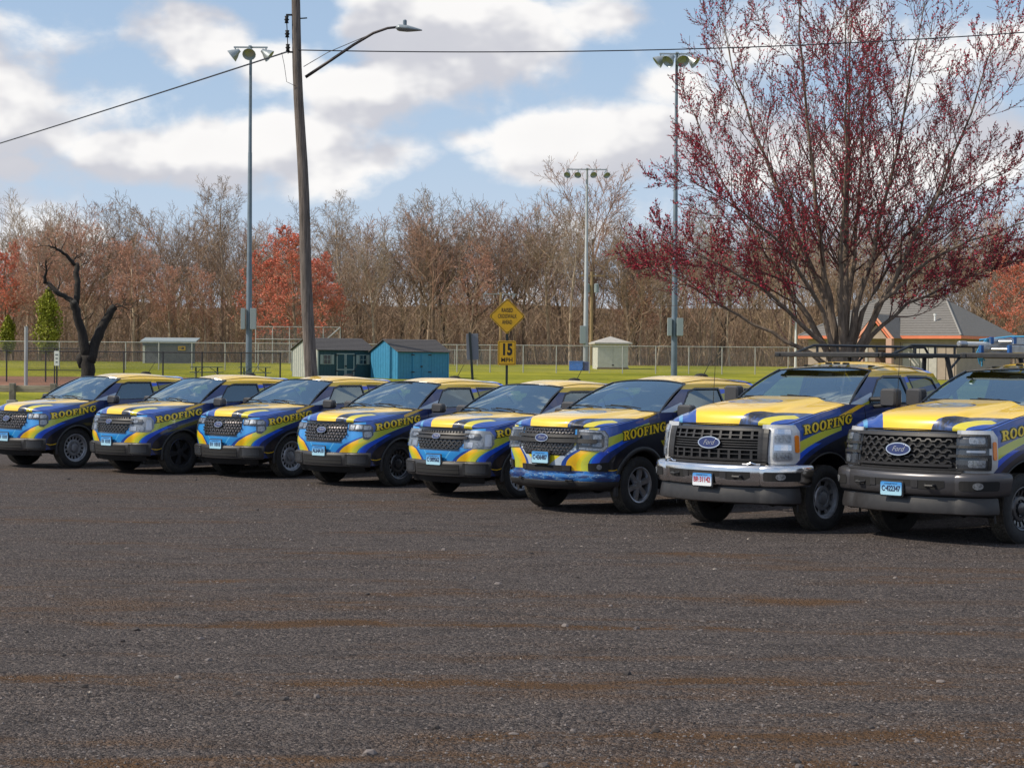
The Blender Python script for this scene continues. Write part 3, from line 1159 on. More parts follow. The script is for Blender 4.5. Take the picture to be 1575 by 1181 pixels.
def lettering(P, root):
    sk = P['sk']
    x0, z0, dz, _ = P['text']
    h = P['th']
    word = 'ROOFING'
    adv = []
    t = 0
    for ch in word:
        adv.append(t)
        t += SERIF[ch][0] + .09
    total = t - .09
    if True:
        side = 1
        length = .98 if P['w'] > 1 else (.90 if P['w'] > .94 else 1.0)
        kx = length / total
        for ch, a in zip(word, adv):
            for d, off, mt, nm in ((.115, .004, M['limevinyl'], 'letter_edge'), (.085, .006, M['navyvinyl'], 'letter_outline'), (0, .008, M['yellowletter'], 'letter')):
                loops = SERIF[ch][1]
                if d: loops = [offset_poly(loops[0], d)] + [offset_poly(l_, -d) for l_ in loops[1:] if d < .1 and ch == 'R' and False]
                tri = tessellate_polygon([[Vector((p, q, 0)) for p, q in L] for L in loops])
                flat = [q for L in loops for q in L]
                V = []
                for p, q in flat:
                    s_ = (a + p) * kx
                    x = x0 - s_
                    z = z0 + dz * s_ / length + q * h
                    V.append(sk.S(side * sk.ux(x), z, off))
                o = MB().add(V, [tuple(t_) for t_ in tri])
                if nm == 'letter':
                    obj('letter', o, mt, root)
                else:
                    obj(nm, o, mt, root)


def badge(P, root, z, rx, rz_, off=.035):
    sk = P['sk']
    b = MB()
    patch(b, sk, ell(0, z, rx, rz_, 28), off, .03)
    bo = obj('badge', b, M['chrome'], root)
    b2 = MB()
    patch(b2, sk, ell(0, z, rx * .90, rz_ * .84, 28), off + .003, .004)
    obj('badge_face', b2, M['badgeblue'], bo)
    V, F = text_mesh('Ford', rz_ * 1.15, bold=0.0, shear=.4)
    mb = MB().add([sk.S(v.x, z + v.y, off + .005) for v in V], F)
    obj('badge_lettering', mb, M['script'], bo)


def plate(P, root, z, off, text, kind='plate', ink='plateink'):
    sk = P['sk']
    p = sk.S(0, z, off)
    pe = MB().rbox((0, 0, 0), (.012, .305, .155), .018, axis=0)
    po = obj('licence_plate', pe, M[kind], root, smooth=True)
    po.location = p
    hm = MB().rbox((-.012, 0, 0), (.012, .335, .185), .02, axis=0)
    obj('plate_holder', hm, M['plastic'], po)
    if text:
        V, F = text_mesh(text, .088, bold=.0025, space=.96)
        w = max(v.x for v in V) - min(v.x for v in V)
        k = .265 / w
        obj('plate_number', MB().add([Vector((.0085, v.x * k, v.y)) for v in V], F), M[ink], po)
    else:
        nb = MB()
        for k in range(7):
            if k != 2:
                nb.box((.0085, -.115 + k * .038, .0), (.001, .020, .06 if k % 2 else .066))
        obj('plate_print', nb, M[ink], po)['kind'] = 'stuff'
    V, F = text_mesh('CONNECTICUT', .026)
    obj('plate_heading', MB().add([Vector((.0085, v.x, v.y + .056)) for v in V], F), M['plateink'], po)


def both(fn):
    for sd in (1, -1):
        fn(sd)


def lamp(sk, root, poly, house, bits, lens=True, lens_off=.024):
    def one(sd):
        pf = (lambda q: q) if sd > 0 else mir
        hb = MB()
        patch(hb, sk, pf(poly), .006, .02)
        ho = obj('headlight', hb, M[house], root)
        for pl, mt, of in bits:
            b = MB()
            patch(b, sk, pf(pl), of, of)
            obj('reflector' if mt != 'amber' else 'turn_signal', b, M[mt], ho)
        if lens:
            b = MB()
            patch(b, sk, pf(poly), lens_off, .012)
            obj('lens', b, M['lens'], ho)
    both(one)


def hexmesh(mb, sk, u0, u1, z0, z1, cw, ch, off, th, inside=lambda u, z: True):
    nz = int((z1 - z0) / ch) + 1
    for j in range(nz):
        n = int((u1 - u0) / cw) + 1
        for i in range(n):
            u = u0 + (i + (.5 if j % 2 else 0)) * cw
            z = z0 + j * ch
            pts = [(u - cw * .30, z), (u - cw * .16, z + ch * .42), (u + cw * .16, z + ch * .42), (u + cw * .30, z), (u + cw * .70, z)]
            for a, b in zip(pts, pts[1:]):
                if not (inside(*a) and inside(*b)): continue
                dx, dz = b[0] - a[0], b[1] - a[1]
                L = sqrt(dx * dx + dz * dz)
                nx, nz_ = -dz / L * th, dx / L * th
                patch(mb, sk, [(a[0] - nx, a[1] - nz_), (b[0] - nx, b[1] - nz_), (b[0] + nx, b[1] + nz_), (a[0] + nx, a[1] + nz_)], off, .02, .2)


def front_M(P, root, new, dark):
    sk = P['sk']
    gp = [(-.51, 1.035), (-.51, .86), (-.41, .745), (.41, .745), (.51, .86), (.51, 1.035)]
    g = obj('grille', patch(MB(), sk, gp, .004, .012), M['gloss'], root)

    def ins(u, z): return abs(u) < .50 - max(0, .86 - z) * .85 and .752 < z < 1.025
    b = MB()
    if new:
        for j in range(6):
            for i in range(-9, 10):
                u, z = i * .055 + (.0275 if j % 2 else 0), .775 + j * .048
                if ins(u, z) and ins(u, z + .03) and not (abs(u) < .14 and abs(z - .925) < .06):
                    patch(b, sk, [(u, z - .014), (u + .020, z + .014), (u - .020, z + .014)], .026, .022, .2)
        obj('grille_glint', b, M['glint'], g)  # raised triangles of the grille pattern, paler to stand for glints
        b = MB()
        hexmesh(b, sk, -.5, .5, .76, 1.03, .11, .048, .020, .005, ins)
        patch(b, sk, rect(-.30, .30, .757, .768), .03, .03)
        obj('grille_bar', b, M['plastic'], g)
        badge(P, root, .930, .105, .048, .04)
    else:
        for z0, z1, o_ in ((.965, .990, .030), (.905, .945, .040)):
            patch(b, sk, rect(-.56, .56, z0, z1), o_, .035)
        for i in range(-8, 9):
            patch(b, sk, rect(i * .056 - .014, i * .056 + .014, .995, 1.018), .024, .02, .2)
        obj('grille_bar', b, M['greyplastic'], g)
        b = MB()
        hexmesh(b, sk, -.5, .5, .765, .90, .085, .042, .022, .006, ins)
        obj('grille_mesh', b, M['greyplastic'], g)
        badge(P, root, .940, .085, .040, .05)
    f = MB()
    patch(f, sk, [(-.53, 1.035), (.53, 1.035), (.53, 1.052), (-.53, 1.052)], .012, .02)
    patch(f, sk, [(-.42, .735), (.42, .735), (.42, .748), (-.42, .748)], .014, .02)
    obj('grille_frame', f, M['gloss'], g)
    if new:
        poly = [(.535, 1.035), (.535, .925), (.80, .915), (.815, .80), (.90, .785), (.985, .86), (.985, .98), (.93, 1.03)]
        bits = [(rrect(.550, .635, .938, 1.018, .012), 'reflector', .014), (rrect(.665, .80, .955, 1.020, .012), 'reflector', .012), (rrect(.82, .955, .945, 1.010, .02), 'reflector', .010),
                (rrect(.835, .955, .825, .915, .02), 'reflector', .014), (rrect(.665, .90, .930, .945, .004), 'lampdark', .016)]
        lamp(sk, root, poly, 'lampdark', bits)
    else:
        poly = [(.50, 1.035), (.50, .765), (.93, .765), (.99, .84), (.995, .96), (.93, 1.03)]
        bits = [([(.51, .995), (.51, .905), (.76, .895), (.80, .945), (.76, .990)], 'lampdark', .015), (rrect(.53, .68, .925, .975, .02), 'reflector', .020),
                (rrect(.53, .66, .785, .86, .01), 'satin', .012), (rrect(.70, .82, .785, .86, .01), 'reflector', .014), (rrect(.85, .95, .80, .98, .02), 'satin', .012)]
        lamp(sk, root, poly, 'lampgrey', bits)
    bm = MB()
    band(bm, sk, -.94, .94, [(-.02, .575), (.035, .565), (.055, .545), (.060, .47), (.058, .40), (.045, .345), (-.02, .33)], 60)
    both(lambda sd: bm.poly([sk.S(sd * .94, z_, o_) for o_, z_ in [(-.02, .575), (.035, .565), (.055, .545), (.060, .47), (.058, .40), (.045, .345), (-.02, .33)]]))
    bo = obj('bumper', bm, M['greyplastic'], root, smooth=50)
    i_ = MB()
    patch(i_, sk, rect(-.44, .44, .385, .52), .063, .01)
    obj('air_intake', i_, M['black'], bo)
    i_ = MB()
    patch(i_, sk, rect(-.44, .44, .445, .458), .068, .01)
    both(lambda sd: patch(i_, sk, (lambda q: q if sd > 0 else mir(q))(rrect(.50, .90, .375, .545, .02)), .068, .01))
    obj('bumper_panel', i_, M['plastic'], bo)
    both(lambda sd: obj('corner_panel', patch(MB(), sk, (lambda q: q if sd > 0 else mir(q))(rrect(.545, .86, .405, .515, .015)), .072, .01), M['lampdark'], bo))
    v = MB()
    band(v, sk, -.85, .85, [(.0, .35), (-.02, .30), (-.06, .24)], 30)
    obj('valance', v, M['black'], root)


def front_R(P, root):
    sk = P['sk']
    gp = [(-.50, 1.165), (-.50, .92), (-.36, .80), (.36, .80), (.50, .92), (.50, 1.165)]
    g = obj('grille', patch(MB(), sk, gp, .004, .012), M['gloss'], root)

    def ins(u, z): return abs(u) < .49 - max(0, .92 - z) * 1.1 and .805 < z < 1.155
    b = MB()
    for j in range(9):
        for i in range(-10, 11):
            u, z = i * .05 + (.025 if j % 2 else 0), .825 + j * .040
            if ins(u, z) and not .975 < z < 1.10:
                patch(b, sk, [(u - .006, z - .004), (u + .012, z + .006), (u, z + .014), (u - .016, z + .004)], .024, .02, .2)
    obj('grille_glint', b, M['glint'], g)  # small pale diamonds put in as glints on the grille mesh
    b = MB()
    hexmesh(b, sk, -.5, .5, .82, 1.15, .09, .04, .018, .006, ins)
    patch(b, sk, rrect(-.60, .60, 1.045, 1.085, .012), .040, .04)
    patch(b, sk, rrect(-.84, .84, .975, 1.030, .016), .050, .05)
    obj('grille_bar', b, M['plastic'], g)
    badge(P, root, 1.035, .115, .055, .06)
    poly = [(.53, 1.170), (.53, .885), (.93, .865), (.985, .92), (1.00, 1.08), (.95, 1.15)]
    bits = [([(.56, 1.155), (.56, 1.125), (.90, 1.118), (.945, 1.07), (.935, .93), (.89, .905), (.58, .915), (.58, .89), (.91, .872), (.975, .925), (.985, 1.075), (.935, 1.14)], 'reflector', .016),
            (rrect(.62, .74, .95, 1.0, .01), 'reflector', .012), (rrect(.78, .90, .93, .985, .01), 'reflector', .014), (rrect(.78, .90, 1.03, 1.09, .01), 'reflector', .014)]
    lamp(sk, root, poly, 'lampdark', bits)
    bm = MB()
    band(bm, sk, -1.18, 1.18, [(.0, .56), (.045, .55), (.055, .50), (.03, .455)], 50)
    bo = obj('bumper', bm, P['mside'], root, smooth=50, uv=[(lerp(-1.18, 1.18, i / 50), (.56, .55, .50, .455)[j]) for i in range(51) for j in range(4)])
    i_ = MB()
    patch(i_, sk, rrect(-.46, .46, .585, .665, .01), .02, .03)
    obj('air_intake', i_, M['black'], bo)
    both(lambda sd: obj('sensor_panel', patch(MB(), sk, (lambda q: q if sd > 0 else mir(q))(rrect(.33, .45, .592, .658, .01)), .026, .01), M['greyplastic'], bo))

    def fog(sd):
        q = (lambda q: q) if sd > 0 else mir
        a = MB()
        patch(a, sk, q([(.72, .60), (.98, .59), (1.02, .63), (1.0, .72), (.72, .70)]), .02, .03)
        fo = obj('fog_light', a, M['black'], bo)
        a = MB()
        patch(a, sk, q(ell(.87, .655, .035, .035, 14)), .032, .02)
        obj('reflector', a, M['reflector'], fo)
    both(fog)
    v = MB()
    band(v, sk, -1.18, 1.18, [(.028, .462), (.045, .45), (.04, .40), (.0, .365), (-.06, .34)], 40)
    obj('valance', v, M['plastic'], root, smooth=50)
    th = MB()
    both(lambda sd: th.tube([sk.S(sd * .40, .475, .02), sk.S(sd * .40, .465, .07), sk.S(sd * .48, .465, .07), sk.S(sd * .48, .475, .02)], .012, 6))
    obj('tow_hook', th, M['black'], bo)


def front_S(P, root, chrome):
    sk = P['sk']
    gp = rrect(-.78, .78, .875, 1.275, .03)
    g = obj('grille', patch(MB(), sk, gp, .004, .012), M['black'], root)
    b = MB()
    G_ = M['greyplastic'] if chrome else M['plastic']
    if chrome:
        for z0, z1, o_ in ((1.245, 1.275, .055), (1.185, 1.198, .045), (1.135, 1.150, .05), (1.103, 1.114, .04), (1.073, 1.084, .04), (1.043, 1.054, .04), (1.006, 1.020, .05), (.955, .966, .045), (.878, .905, .055)):
            patch(b, sk, rect(-.70, .70, z0, z1), o_, o_)
        for i in range(-4, 5):
            u = i * .145
            for z0, z1 in ((1.15, 1.25), (.90, 1.01)):
                patch(b, sk, rect(u - .016, u + .016, z0, z1), .048, .048, .2)
        both(lambda sd: patch(b, sk, (lambda q: q if sd > 0 else mir(q))(rect(.66, .80, .875, 1.275)), .060, .06))
        obj('grille_bar', b, G_, g)
    else:
        hexmesh(b, sk, -.64, .64, .945, 1.25, .125, .062, .035, .008, lambda u, z: abs(u) < .66 and .94 < z < 1.25)
        obj('grille_mesh', b, M['greyplastic'], g)
        b = MB()
        patch(b, sk, rrect(-.76, .76, 1.245, 1.282, .01), .06, .06)
        patch(b, sk, rrect(-.66, .66, .905, .935, .01), .06, .06)
        patch(b, sk, rrect(-.66, .66, .868, .885, .006), .05, .05)
        obj('grille_bar', b, M['greyplastic'], g)
    badge(P, root, 1.092, .172, .075, .075)

    def lampset(sd):
        q = (lambda q: q) if sd > 0 else mir
        a = MB()
        patch(a, sk, q([(.80, .850), (1.12, .850), (1.17, .90), (1.175, 1.25), (1.13, 1.325), (.70, 1.325), (.70, 1.275), (.80, 1.275)] if chrome else
                       [(.70, .845), (1.12, .845), (1.17, .90), (1.175, 1.25), (1.13, 1.325), (.70, 1.325)]), .030, .05)
        ho = obj('headlight', a, M['argent'], root)
        a = MB()
        inner = rrect(.855, 1.07, .885, 1.29, .03) if chrome else rrect(.70, 1.06, .885, 1.28, .04)
        patch(a, sk, q(inner), .036, .01)
        obj('lamp_housing', a, M['satin'] if chrome else M['lampdark'], ho)
        bits = ([(rrect(.87, 1.055, 1.11, 1.20, .015), 'reflector'), (rrect(.87, 1.055, .905, .995, .015), 'reflector'), (rrect(.87, 1.055, 1.015, 1.085, .01), 'chrome'), (rrect(.87, 1.055, 1.215, 1.275, .01), 'chrome'),
                 (rrect(1.10, 1.155, .99, 1.20, .02), 'amber')] if chrome else
                [(rrect(.85, 1.02, 1.175, 1.255, .02), 'reflector'), (rrect(.85, 1.02, .905, .99, .02), 'reflector'), (rrect(.83, 1.02, 1.075, 1.10, .008), 'satin'), (rrect(1.105, 1.15, .99, 1.20, .02), 'amber')])
        for pl, mt in bits:
            a = MB()
            patch(a, sk, q(pl), .042, .012)
            obj('turn_signal' if mt == 'amber' else 'reflector', a, M[mt], ho)
        if not chrome:
            a = MB()
            for z0, z1 in ((1.262, 1.282), (1.125, 1.155), (1.02, 1.05), (.872, .893)):
                patch(a, sk, q(rect(.62, 1.07, z0, z1)), .058, .03)
            patch(a, sk, q(rect(1.045, 1.075, .872, 1.05)), .058, .03)
            patch(a, sk, q(rect(1.045, 1.075, 1.125, 1.282)), .058, .03)
            obj('lamp_surround', a, M['plastic'], ho)
        a = MB()
        patch(a, sk, q(inner), .052, .006)
        obj('lens', a, M['lens'], ho)
    both(lampset)
    mt = M['chrome'] if chrome else M['darkbumper']
    tp_ = MB()
    band(tp_, sk, -.80, .80, [(.0, .872), (.06, .862), (.13, .835)], 40)
    obj('bumper_step', tp_, M['plastic'], root)
    bm = MB()
    band(bm, sk, -1.30, 1.30, [(.02, .845), (.10, .842), (.142, .822), (.160, .785), (.162, .72), (.160, .65), (.156, .60), (.135, .575), (.03, .562)], 70)
    bo = obj('bumper', bm, mt, root, smooth=60)
    i_ = MB()
    patch(i_, sk, [(-.60, .750), (-.60, .680), (-.54, .650), (-.33, .650), (-.25, .680), (.25, .680), (.33, .650), (.54, .650), (.60, .680), (.60, .750)], .166, .01)
    obj('air_intake', i_, M['black'], bo)
    i_ = MB()
    both(lambda sd: patch(i_, sk, (lambda q: q if sd > 0 else mir(q))(rect(.235, .315, .665, .750)), .172, .01))
    obj('bumper_panel', i_, M['greyplastic'], bo)
    i_ = MB()
    both(lambda sd: i_.tube([sk.S(sd * .40, .70, .165), sk.S(sd * .42, .69, .215), sk.S(sd * .49, .69, .215), sk.S(sd * .50, .70, .165)], .018, 6))
    obj('tow_hook', i_, M['plastic'], bo)

    def fog(sd):
        q = (lambda q: q) if sd > 0 else mir
        a = MB()
        patch(a, sk, q(rrect(.80, 1.12, .645, .755, .02)), .166, .01)
        fo = obj('fog_light', a, M['black'], bo)
        a = MB()
        patch(a, sk, q(ell(.94, .70, .040, .040, 16)), .174, .01)
        obj('reflector', a, M['reflector'], fo)
    both(fog)
    if chrome:
        r_ = MB()
        both(lambda sd: r_.tube([sk.S(sd * u, .84 + .018 * (1 if .56 < u < .66 else 0), .12) for u in (.50, .56, .60, .66, .72)], .014, 6))
        obj('bumper_notch', r_, M['chrome'], bo)
    v = MB()
    band(v, sk, -1.16, 1.16, [(.02, .575), (.10, .56), (.115, .50), (.13, .42), (.125, .375), (.06, .355)], 50)
    obj('air_dam', v, M['greyplastic'], root, smooth=50)


def wheel(P, root, kind):
    R, rr, tw = P['tyre'], P['rim'], P['tw']
    h = tw / 2
    key = ('wheel', P['w'], kind)
    if key not in CACHE:
        t = MB()
        t.lathe([(rr - .01, -h * .70), (rr + .012, -h * .86), (lerp(rr, R, .5), -h), (R * .965, -h * .92), (R * .99, -h * .76)], 40, 'Y')
        t.lathe([(rr - .01, h * .70), (rr + .012, h * .86), (lerp(rr, R, .5), h), (R * .965, h * .92), (R * .99, h * .76)], 40, 'Y')
        tm = mesh_of('tyre', t, M['tyre'], 'all')
        tr = MB()
        n = 56
        for k in range(n):
            a0, a1 = 2 * pi * (k + .08) / n, 2 * pi * (k + .92) / n
            for y0, y1, sh in ((-.78, -.42, 0), (-.38, -.04, .5), (.0, .36, .2), (.40, .78, .7)):
                A = []
                for a in (a0 + sh * 2 * pi / n, a1 + sh * 2 * pi / n):
                    for y in (y0, y1):
                        A.append((R * cos(a), y * h, R * sin(a)))
                for a in (a0 + sh * 2 * pi / n, a1 + sh * 2 * pi / n):
                    for y in (y0, y1):
                        A.append(((R - .012) * cos(a), y * h, (R - .012) * sin(a)))
                tr.add(A, [(0, 1, 3, 2), (0, 4, 5, 1), (2, 3, 7, 6), (0, 2, 6, 4), (1, 5, 7, 3)])
        tr.lathe([(R - .011, -h * .80), (R - .011, h * .80)], 40, 'Y')
        trm = mesh_of('tread', tr, M['tread'])
        r = MB()
        # barrel and lip, outer face towards +Y
        r.lathe([(rr + .012, h * .80), (rr + .018, h * .86), (rr + .006, h * .88), (rr - .012, h * .80), (rr - .022, h * .55), (rr - .03, -.2 * h)], 36, 'Y')
        mt = {'steel': 'steelwheel', 'black': 'darkwheel', 'dark5': 'darkwheel', 'alloy6': 'satin', 'steel8': 'steelwheel'}[kind]
        bk = MB().lathe([(0, -.1 * h), (rr - .02, -.1 * h)], 24, 'Y')  # black disc put in as the shade behind the wheel openings
        if kind in ('steel', 'black', 'steel8'):
            nh = 8 if kind == 'steel8' else 16
            r.lathe([(rr - .016, h * .62), (rr * .86, h * .50)], 48, 'Y')
            r.lathe([(rr * .64, h * .40), (rr * .58, h * .52), (rr * .44, h * .54), (rr * .40, h * .36), (.075, h * .30), (.072, h * .62), (.05, h * .68), (.0, h * .68)], 32, 'Y')
            for k in range(nh):
                a0 = 2 * pi * k / nh
                fr_ = .5 if nh == 16 else .42
                a1 = a0 + 2 * pi / nh * fr_
                A = []
                for q in range(4):
                    a = lerp(a0, a1, q / 3)
                    e = 1.0
                    A += [(rr * .865 * cos(a), h * .50, rr * .865 * sin(a)), (rr * .635 * cos(a), h * .40, rr * .635 * sin(a))]
                r.add(A, [(0, 1, 3, 2), (2, 3, 5, 4), (4, 5, 7, 6)])
            for k in range(8):
                a = 2 * pi * k / 8
                r.lathe([(.013, h * .28), (.013, h * .46), (0, h * .47)], 6, 'Y', (rr * .32 * cos(a) if rr * .32 > .08 else .085 * cos(a), 0, .085 * sin(a)))
        else:
            ns = 6 if kind == 'alloy6' else 5
            for k in range(ns):
                a = 2 * pi * k / ns + pi / 2
                for da in ((-.13, .13) if ns == 5 else (0,)):
                    e1 = Vector((cos(a + da), 0, sin(a + da)))
                    e2 = Vector((-sin(a + da), 0, cos(a + da)))
                    w0, w1 = (.030, .036) if ns == 6 else (.018, .022)
                    A = []
                    for rad, ww, yy in ((.05, w0, .66), (rr * .6, (w0 + w1) / 2, .70), (rr - .012, w1, .66)):
                        for sgn in (-1, 1):
                            A.append(e1 * rad + e2 * ww * sgn + Vector((0, h * yy, 0)))
                        for sgn in (-1, 1):
                            A.append(e1 * rad + e2 * ww * 1.3 * sgn + Vector((0, h * (yy - .3), 0)))
                    F = []
                    for q in (0, 4):
                        F += [(q, q + 1, q + 5, q + 4), (q, q + 4, q + 6, q + 2), (q + 1, q + 3, q + 7, q + 5)]
                    r.add(A, F)
            r.lathe([(.075, h * .40), (.07, h * .66), (.04, h * .72), (0, h * .72)], 20, 'Y')
            for k in range(6):
                a = 2 * pi * (k + .5) / 6
                r.lathe([(.012, h * .5), (.012, h * .74), (0, h * .75)], 6, 'Y', (.055 * cos(a), 0, .055 * sin(a)))
            if kind == 'alloy6':
                cm_ = MB()
        CACHE[key] = (tm, trm, mesh_of('rim', r, M[mt], 35), mesh_of('wheel_shade_disc', bk, M['black']))
    tm, trm, rm, bm = CACHE[key]
    for xc in (0, -P['wb']):
        for side in (1, -1):
            e = empty('wheel', (xc, side * (P['wf'] - P['tw'] / 2), R * .985), 0 if side > 0 else pi)
            e.parent = root
            e.rotation_euler[1] = random.uniform(0, 6)
            for me, nm in ((tm, 'tyre'), (trm, 'tread'), (rm, 'rim'), (bm, 'wheel_shade_disc')):
                obj(nm, me, None, e)


CACHE = {}


def roof_antenna(P, root, x, y):
    z = P['zroof'] - .035
    b = MB().lathe([(.115, 0), (.105, .035), (.07, .060), (0, .068)], 18, 'Z', (x, y, z))
    o = obj('antenna_base', b, M['black'], root, smooth='all')
    w = MB().tube([(x - .06, y, z + .04), (x - .24, y, z + .27)], [.006, .004], 5)
    obj('antenna_whip', w, M['black'], o)


def ladder_rack(P, root):
    """black steel ladder rack: cross bars over the cab and bed, legs in the bed"""
    zb_, zt_ = 2.190, 2.325
    y = .80

    def part(name, fn, mt='rack'):
        m = MB()
        fn(m)
        obj(name, m, M[mt], root)
    for sd in (1, -1):
        part('rack_rail', lambda m: m.rbox((-3.15, sd * y, zb_), (3.7, .055, .055), .012, axis=0))
        part('rack_side_tube', lambda m: m.tube([(-1.66, sd * y, zb_ + .02), (-2.10, sd * y, zt_), (-4.80, sd * y, zt_), (-4.92, sd * y, zb_ + .02)], .019, 8))
        for k in range(6):
            xx = -2.18 - k * .47
            part('rack_upright', lambda m: m.box((xx, sd * y, (zb_ + zt_) / 2), (.045, .012, zt_ - zb_)))
        for xx in (-2.93, -4.80):
            part('rack_leg', lambda m: m.tube([(xx, sd * y, zb_), (xx - .12, sd * .90, 1.49)], .034, 8))
        part('rack_brace', lambda m: m.tube([(-2.98, sd * y, zb_ - .20), (-3.25, sd * y, zb_ - .02)], .017, 6))
    part('rack_crossbar', lambda m: m.rbox((-1.34, 0, zb_ + .005), (.05, 1.74, .065), .012, axis=1), 'greyplastic')
    part('rack_deflector', lambda m: m.rbox((-1.44, 0, zb_ + .02), (.14, 1.60, .012), .005, axis=1), 'greyplastic')
    for xx in (-2.2, -2.93, -4.0, -4.80):
        part('rack_crossbar', lambda m: m.rbox((xx, 0, zb_ + .01), (.055, 1.58, .05), .01, axis=1))


TRUCKS = [
    ('M', 'new', 'steel', (-8.869, 36.959, 41.75), '', "small blue and yellow wrapped pickup with hexagon grille at far left beside timber barrier"),
    ('M', 'old', 'dark5', (-6.591, 35.366, 43.11), '', "small wrapped pickup with dark five-spoke wheels and single-bar grille, second from the left edge"),
    ('M', 'new', 'steel', (-4.525, 34.484, 40.53), '', "small wrapped pickup with silver steel wheels and hexagon grille parked before the utility pole"),
    ('M', 'new', 'black', (-2.495, 32.329, 41.72), 'AL64A10', "small wrapped pickup with black steel wheels and hexagon grille parked before the blue shed"),
    ('M', 'old', 'steel', (-0.497, 29.812, 43.02), 'C\u00b7389562', "small wrapped pickup with bar grille and large lamps below the speed sign, plate 389562"),
    ('R', '', 'alloy6', (1.106, 27.142, 44.13), 'C\u00b7436487', "mid-size wrapped pickup with six-spoke alloy wheels and blue wrapped front bumper"),
    ('S', 'chrome', 'steel8', (3.224, 24.677, 45.7), 'BR\u00b731142', "full-size wrapped pickup with chrome front bumper and empty black ladder rack"),
    ('S', 'dark', 'black', (5.313, 23.181, 48.54), 'C\u00b7422347', "full-size wrapped pickup with dark grey bumper and ladders on its roof rack"),
]
PROTO = {}
TR_ROOTS = []
random.seed(4)
for cls, sty, wk, (tx, ty, ta), num, lab in TRUCKS:
    P = MODELS[cls]
    a = radians(ta)
    rz = atan2(-cos(a), -sin(a))
    root = empty('pickup_truck', (tx, ty, 0.0), rz)
    tag(root, lab, 'pickup truck', 'wrapped pickup trucks parked in a row on the gravel')
    if cls not in PROTO:
        build_skin(P, root)
        lettering(P, root)
        PROTO[cls] = list(root.children)
    else:
        for ch in PROTO[cls]:
            copy_tree(ch, root)
    if cls == 'M':
        front_M(P, root, sty == 'new', False)
        plate(P, root, .583, .062, num or None)
        roof_antenna(P, root, P['xr1'] + .35, -.25)
    elif cls == 'R':
        front_R(P, root)
        plate(P, root, .765, .055, num)
        roof_antenna(P, root, P['xr1'] + .35, -.1)
    else:
        front_S(P, root, sty == 'chrome')
        plate(P, root, .635, .185, num, 'plate2' if sty == 'chrome' else 'plate', 'platered' if sty == 'chrome' else 'plateink')
        ladder_rack(P, root)
        for yy in (-.52, -.14, 0, .14, .52):
            lm = MB().rbox((P['xw1'] - .16 - .05 * abs(yy) / .52, yy, P['zw1'] + .055 - .035 * (abs(yy) / .52) ** 2), (.12, .05, .026), .02, axis=2)
            obj('clearance_lamp', lm, M['greyplastic'], root, smooth=True)
        wm_ = MB().tube([(-.10, -.93, 1.50), (-.16, -.93, 2.35)], [.005, .003], 5)
        obj('antenna_whip', wm_, M['black'], root)
    wheel(P, root, wk)
    TR_ROOTS.append(root)
# ------------------------------------------------------------------ ground
GT = [(-100, 0), (86, 0), (98, .30), (110, .62), (125, .98), (140, 1.22), (155, 1.62), (175, 1.78), (190, 1.9), (215, 3.6), (250, 6.5), (300, 10.5), (420, 11)]


def gz(x, y):
    return sum(interp(GT, y + d) for d in (-4, -2, 0, 2, 4)) / 5 if y > 80 else 0.0


def ground_mat():
    m, t, b = newmat('field_grass_and_leaf_litter')
    tc = t.nodes.new('ShaderNodeTexCoord')
    v = tc.outputs['Object']
    x, y, z = xyz(t, v)
    n1 = tex_noise(t, v, .09, 5, .6)
    n2 = tex_noise(t, mapping(t, v, scale=(1, .35, 1)), 1.3, 6, .7)
    n3 = tex_noise(t, v, 9.0, 4, .7)
    g = mixc(t, (0.165, 0.180, 0.016), (0.30, 0.285, 0.032), n1.ss(.35, .65))
    g = mixc(t, g, (0.10, 0.125, 0.015), n2.ss(.52, .75) * .7)
    g = mixc(t, g, (0.32, 0.28, 0.09), n3.ss(.55, .75) * .35)
    lit_ = mixc(t, (0.10, 0.062, 0.038), (0.19, 0.125, 0.075), n2.ss(.3, .7))
    lit_ = mixc(t, lit_, (0.17, 0.12, 0.075), n3.ss(.55, .8) * .6)
    edge = y + (n1 - .5) * 14 + (n2 - .5) * 5
    c = mixc(t, g, lit_, edge.ss(168, 176))
    t.links.new(c, b.inputs['Base Color'])
    b.inputs['Roughness'].default_value = .95
    b.inputs['Specular IOR Level'].default_value = .1
    bn = t.nodes.new('ShaderNodeBump')
    bn.inputs['Strength'].default_value = .6
    bn.inputs['Distance'].default_value = .15
    t.links.new(n3.s, bn.inputs['Height'])
    t.links.new(bn.outputs[0], b.inputs['Normal'])
    return m


gm = MB()
xs_ = np.concatenate([np.linspace(-400, -70, 6), np.linspace(-60, 60, 41), np.linspace(70, 400, 6)])
ys_ = np.concatenate([[-120, -40, 20, 60], np.linspace(76, 260, 93), [280, 300, 340, 420, 700]])
gm.grid(lambda s, t: (lambda x, y: Vector((x, y, gz(x, y) - (.10 if y < 77 else .0) + ((.25 + 2.6 * sstep(230, 290, y)) * mn.noise(Vector((x * .05, y * .02, 0))) if y > 195 else 0) + (.03 * mn.noise(Vector((x * .3, y * .3, 3))) if y > 84 else 0))))(float(xs_[int(round(s * (len(xs_) - 1)))]), float(ys_[int(round(t * (len(ys_) - 1)))])),
        len(xs_) - 1, len(ys_) - 1)
tag(obj('ground', gm, ground_mat(), None, smooth='all'), kind='structure')


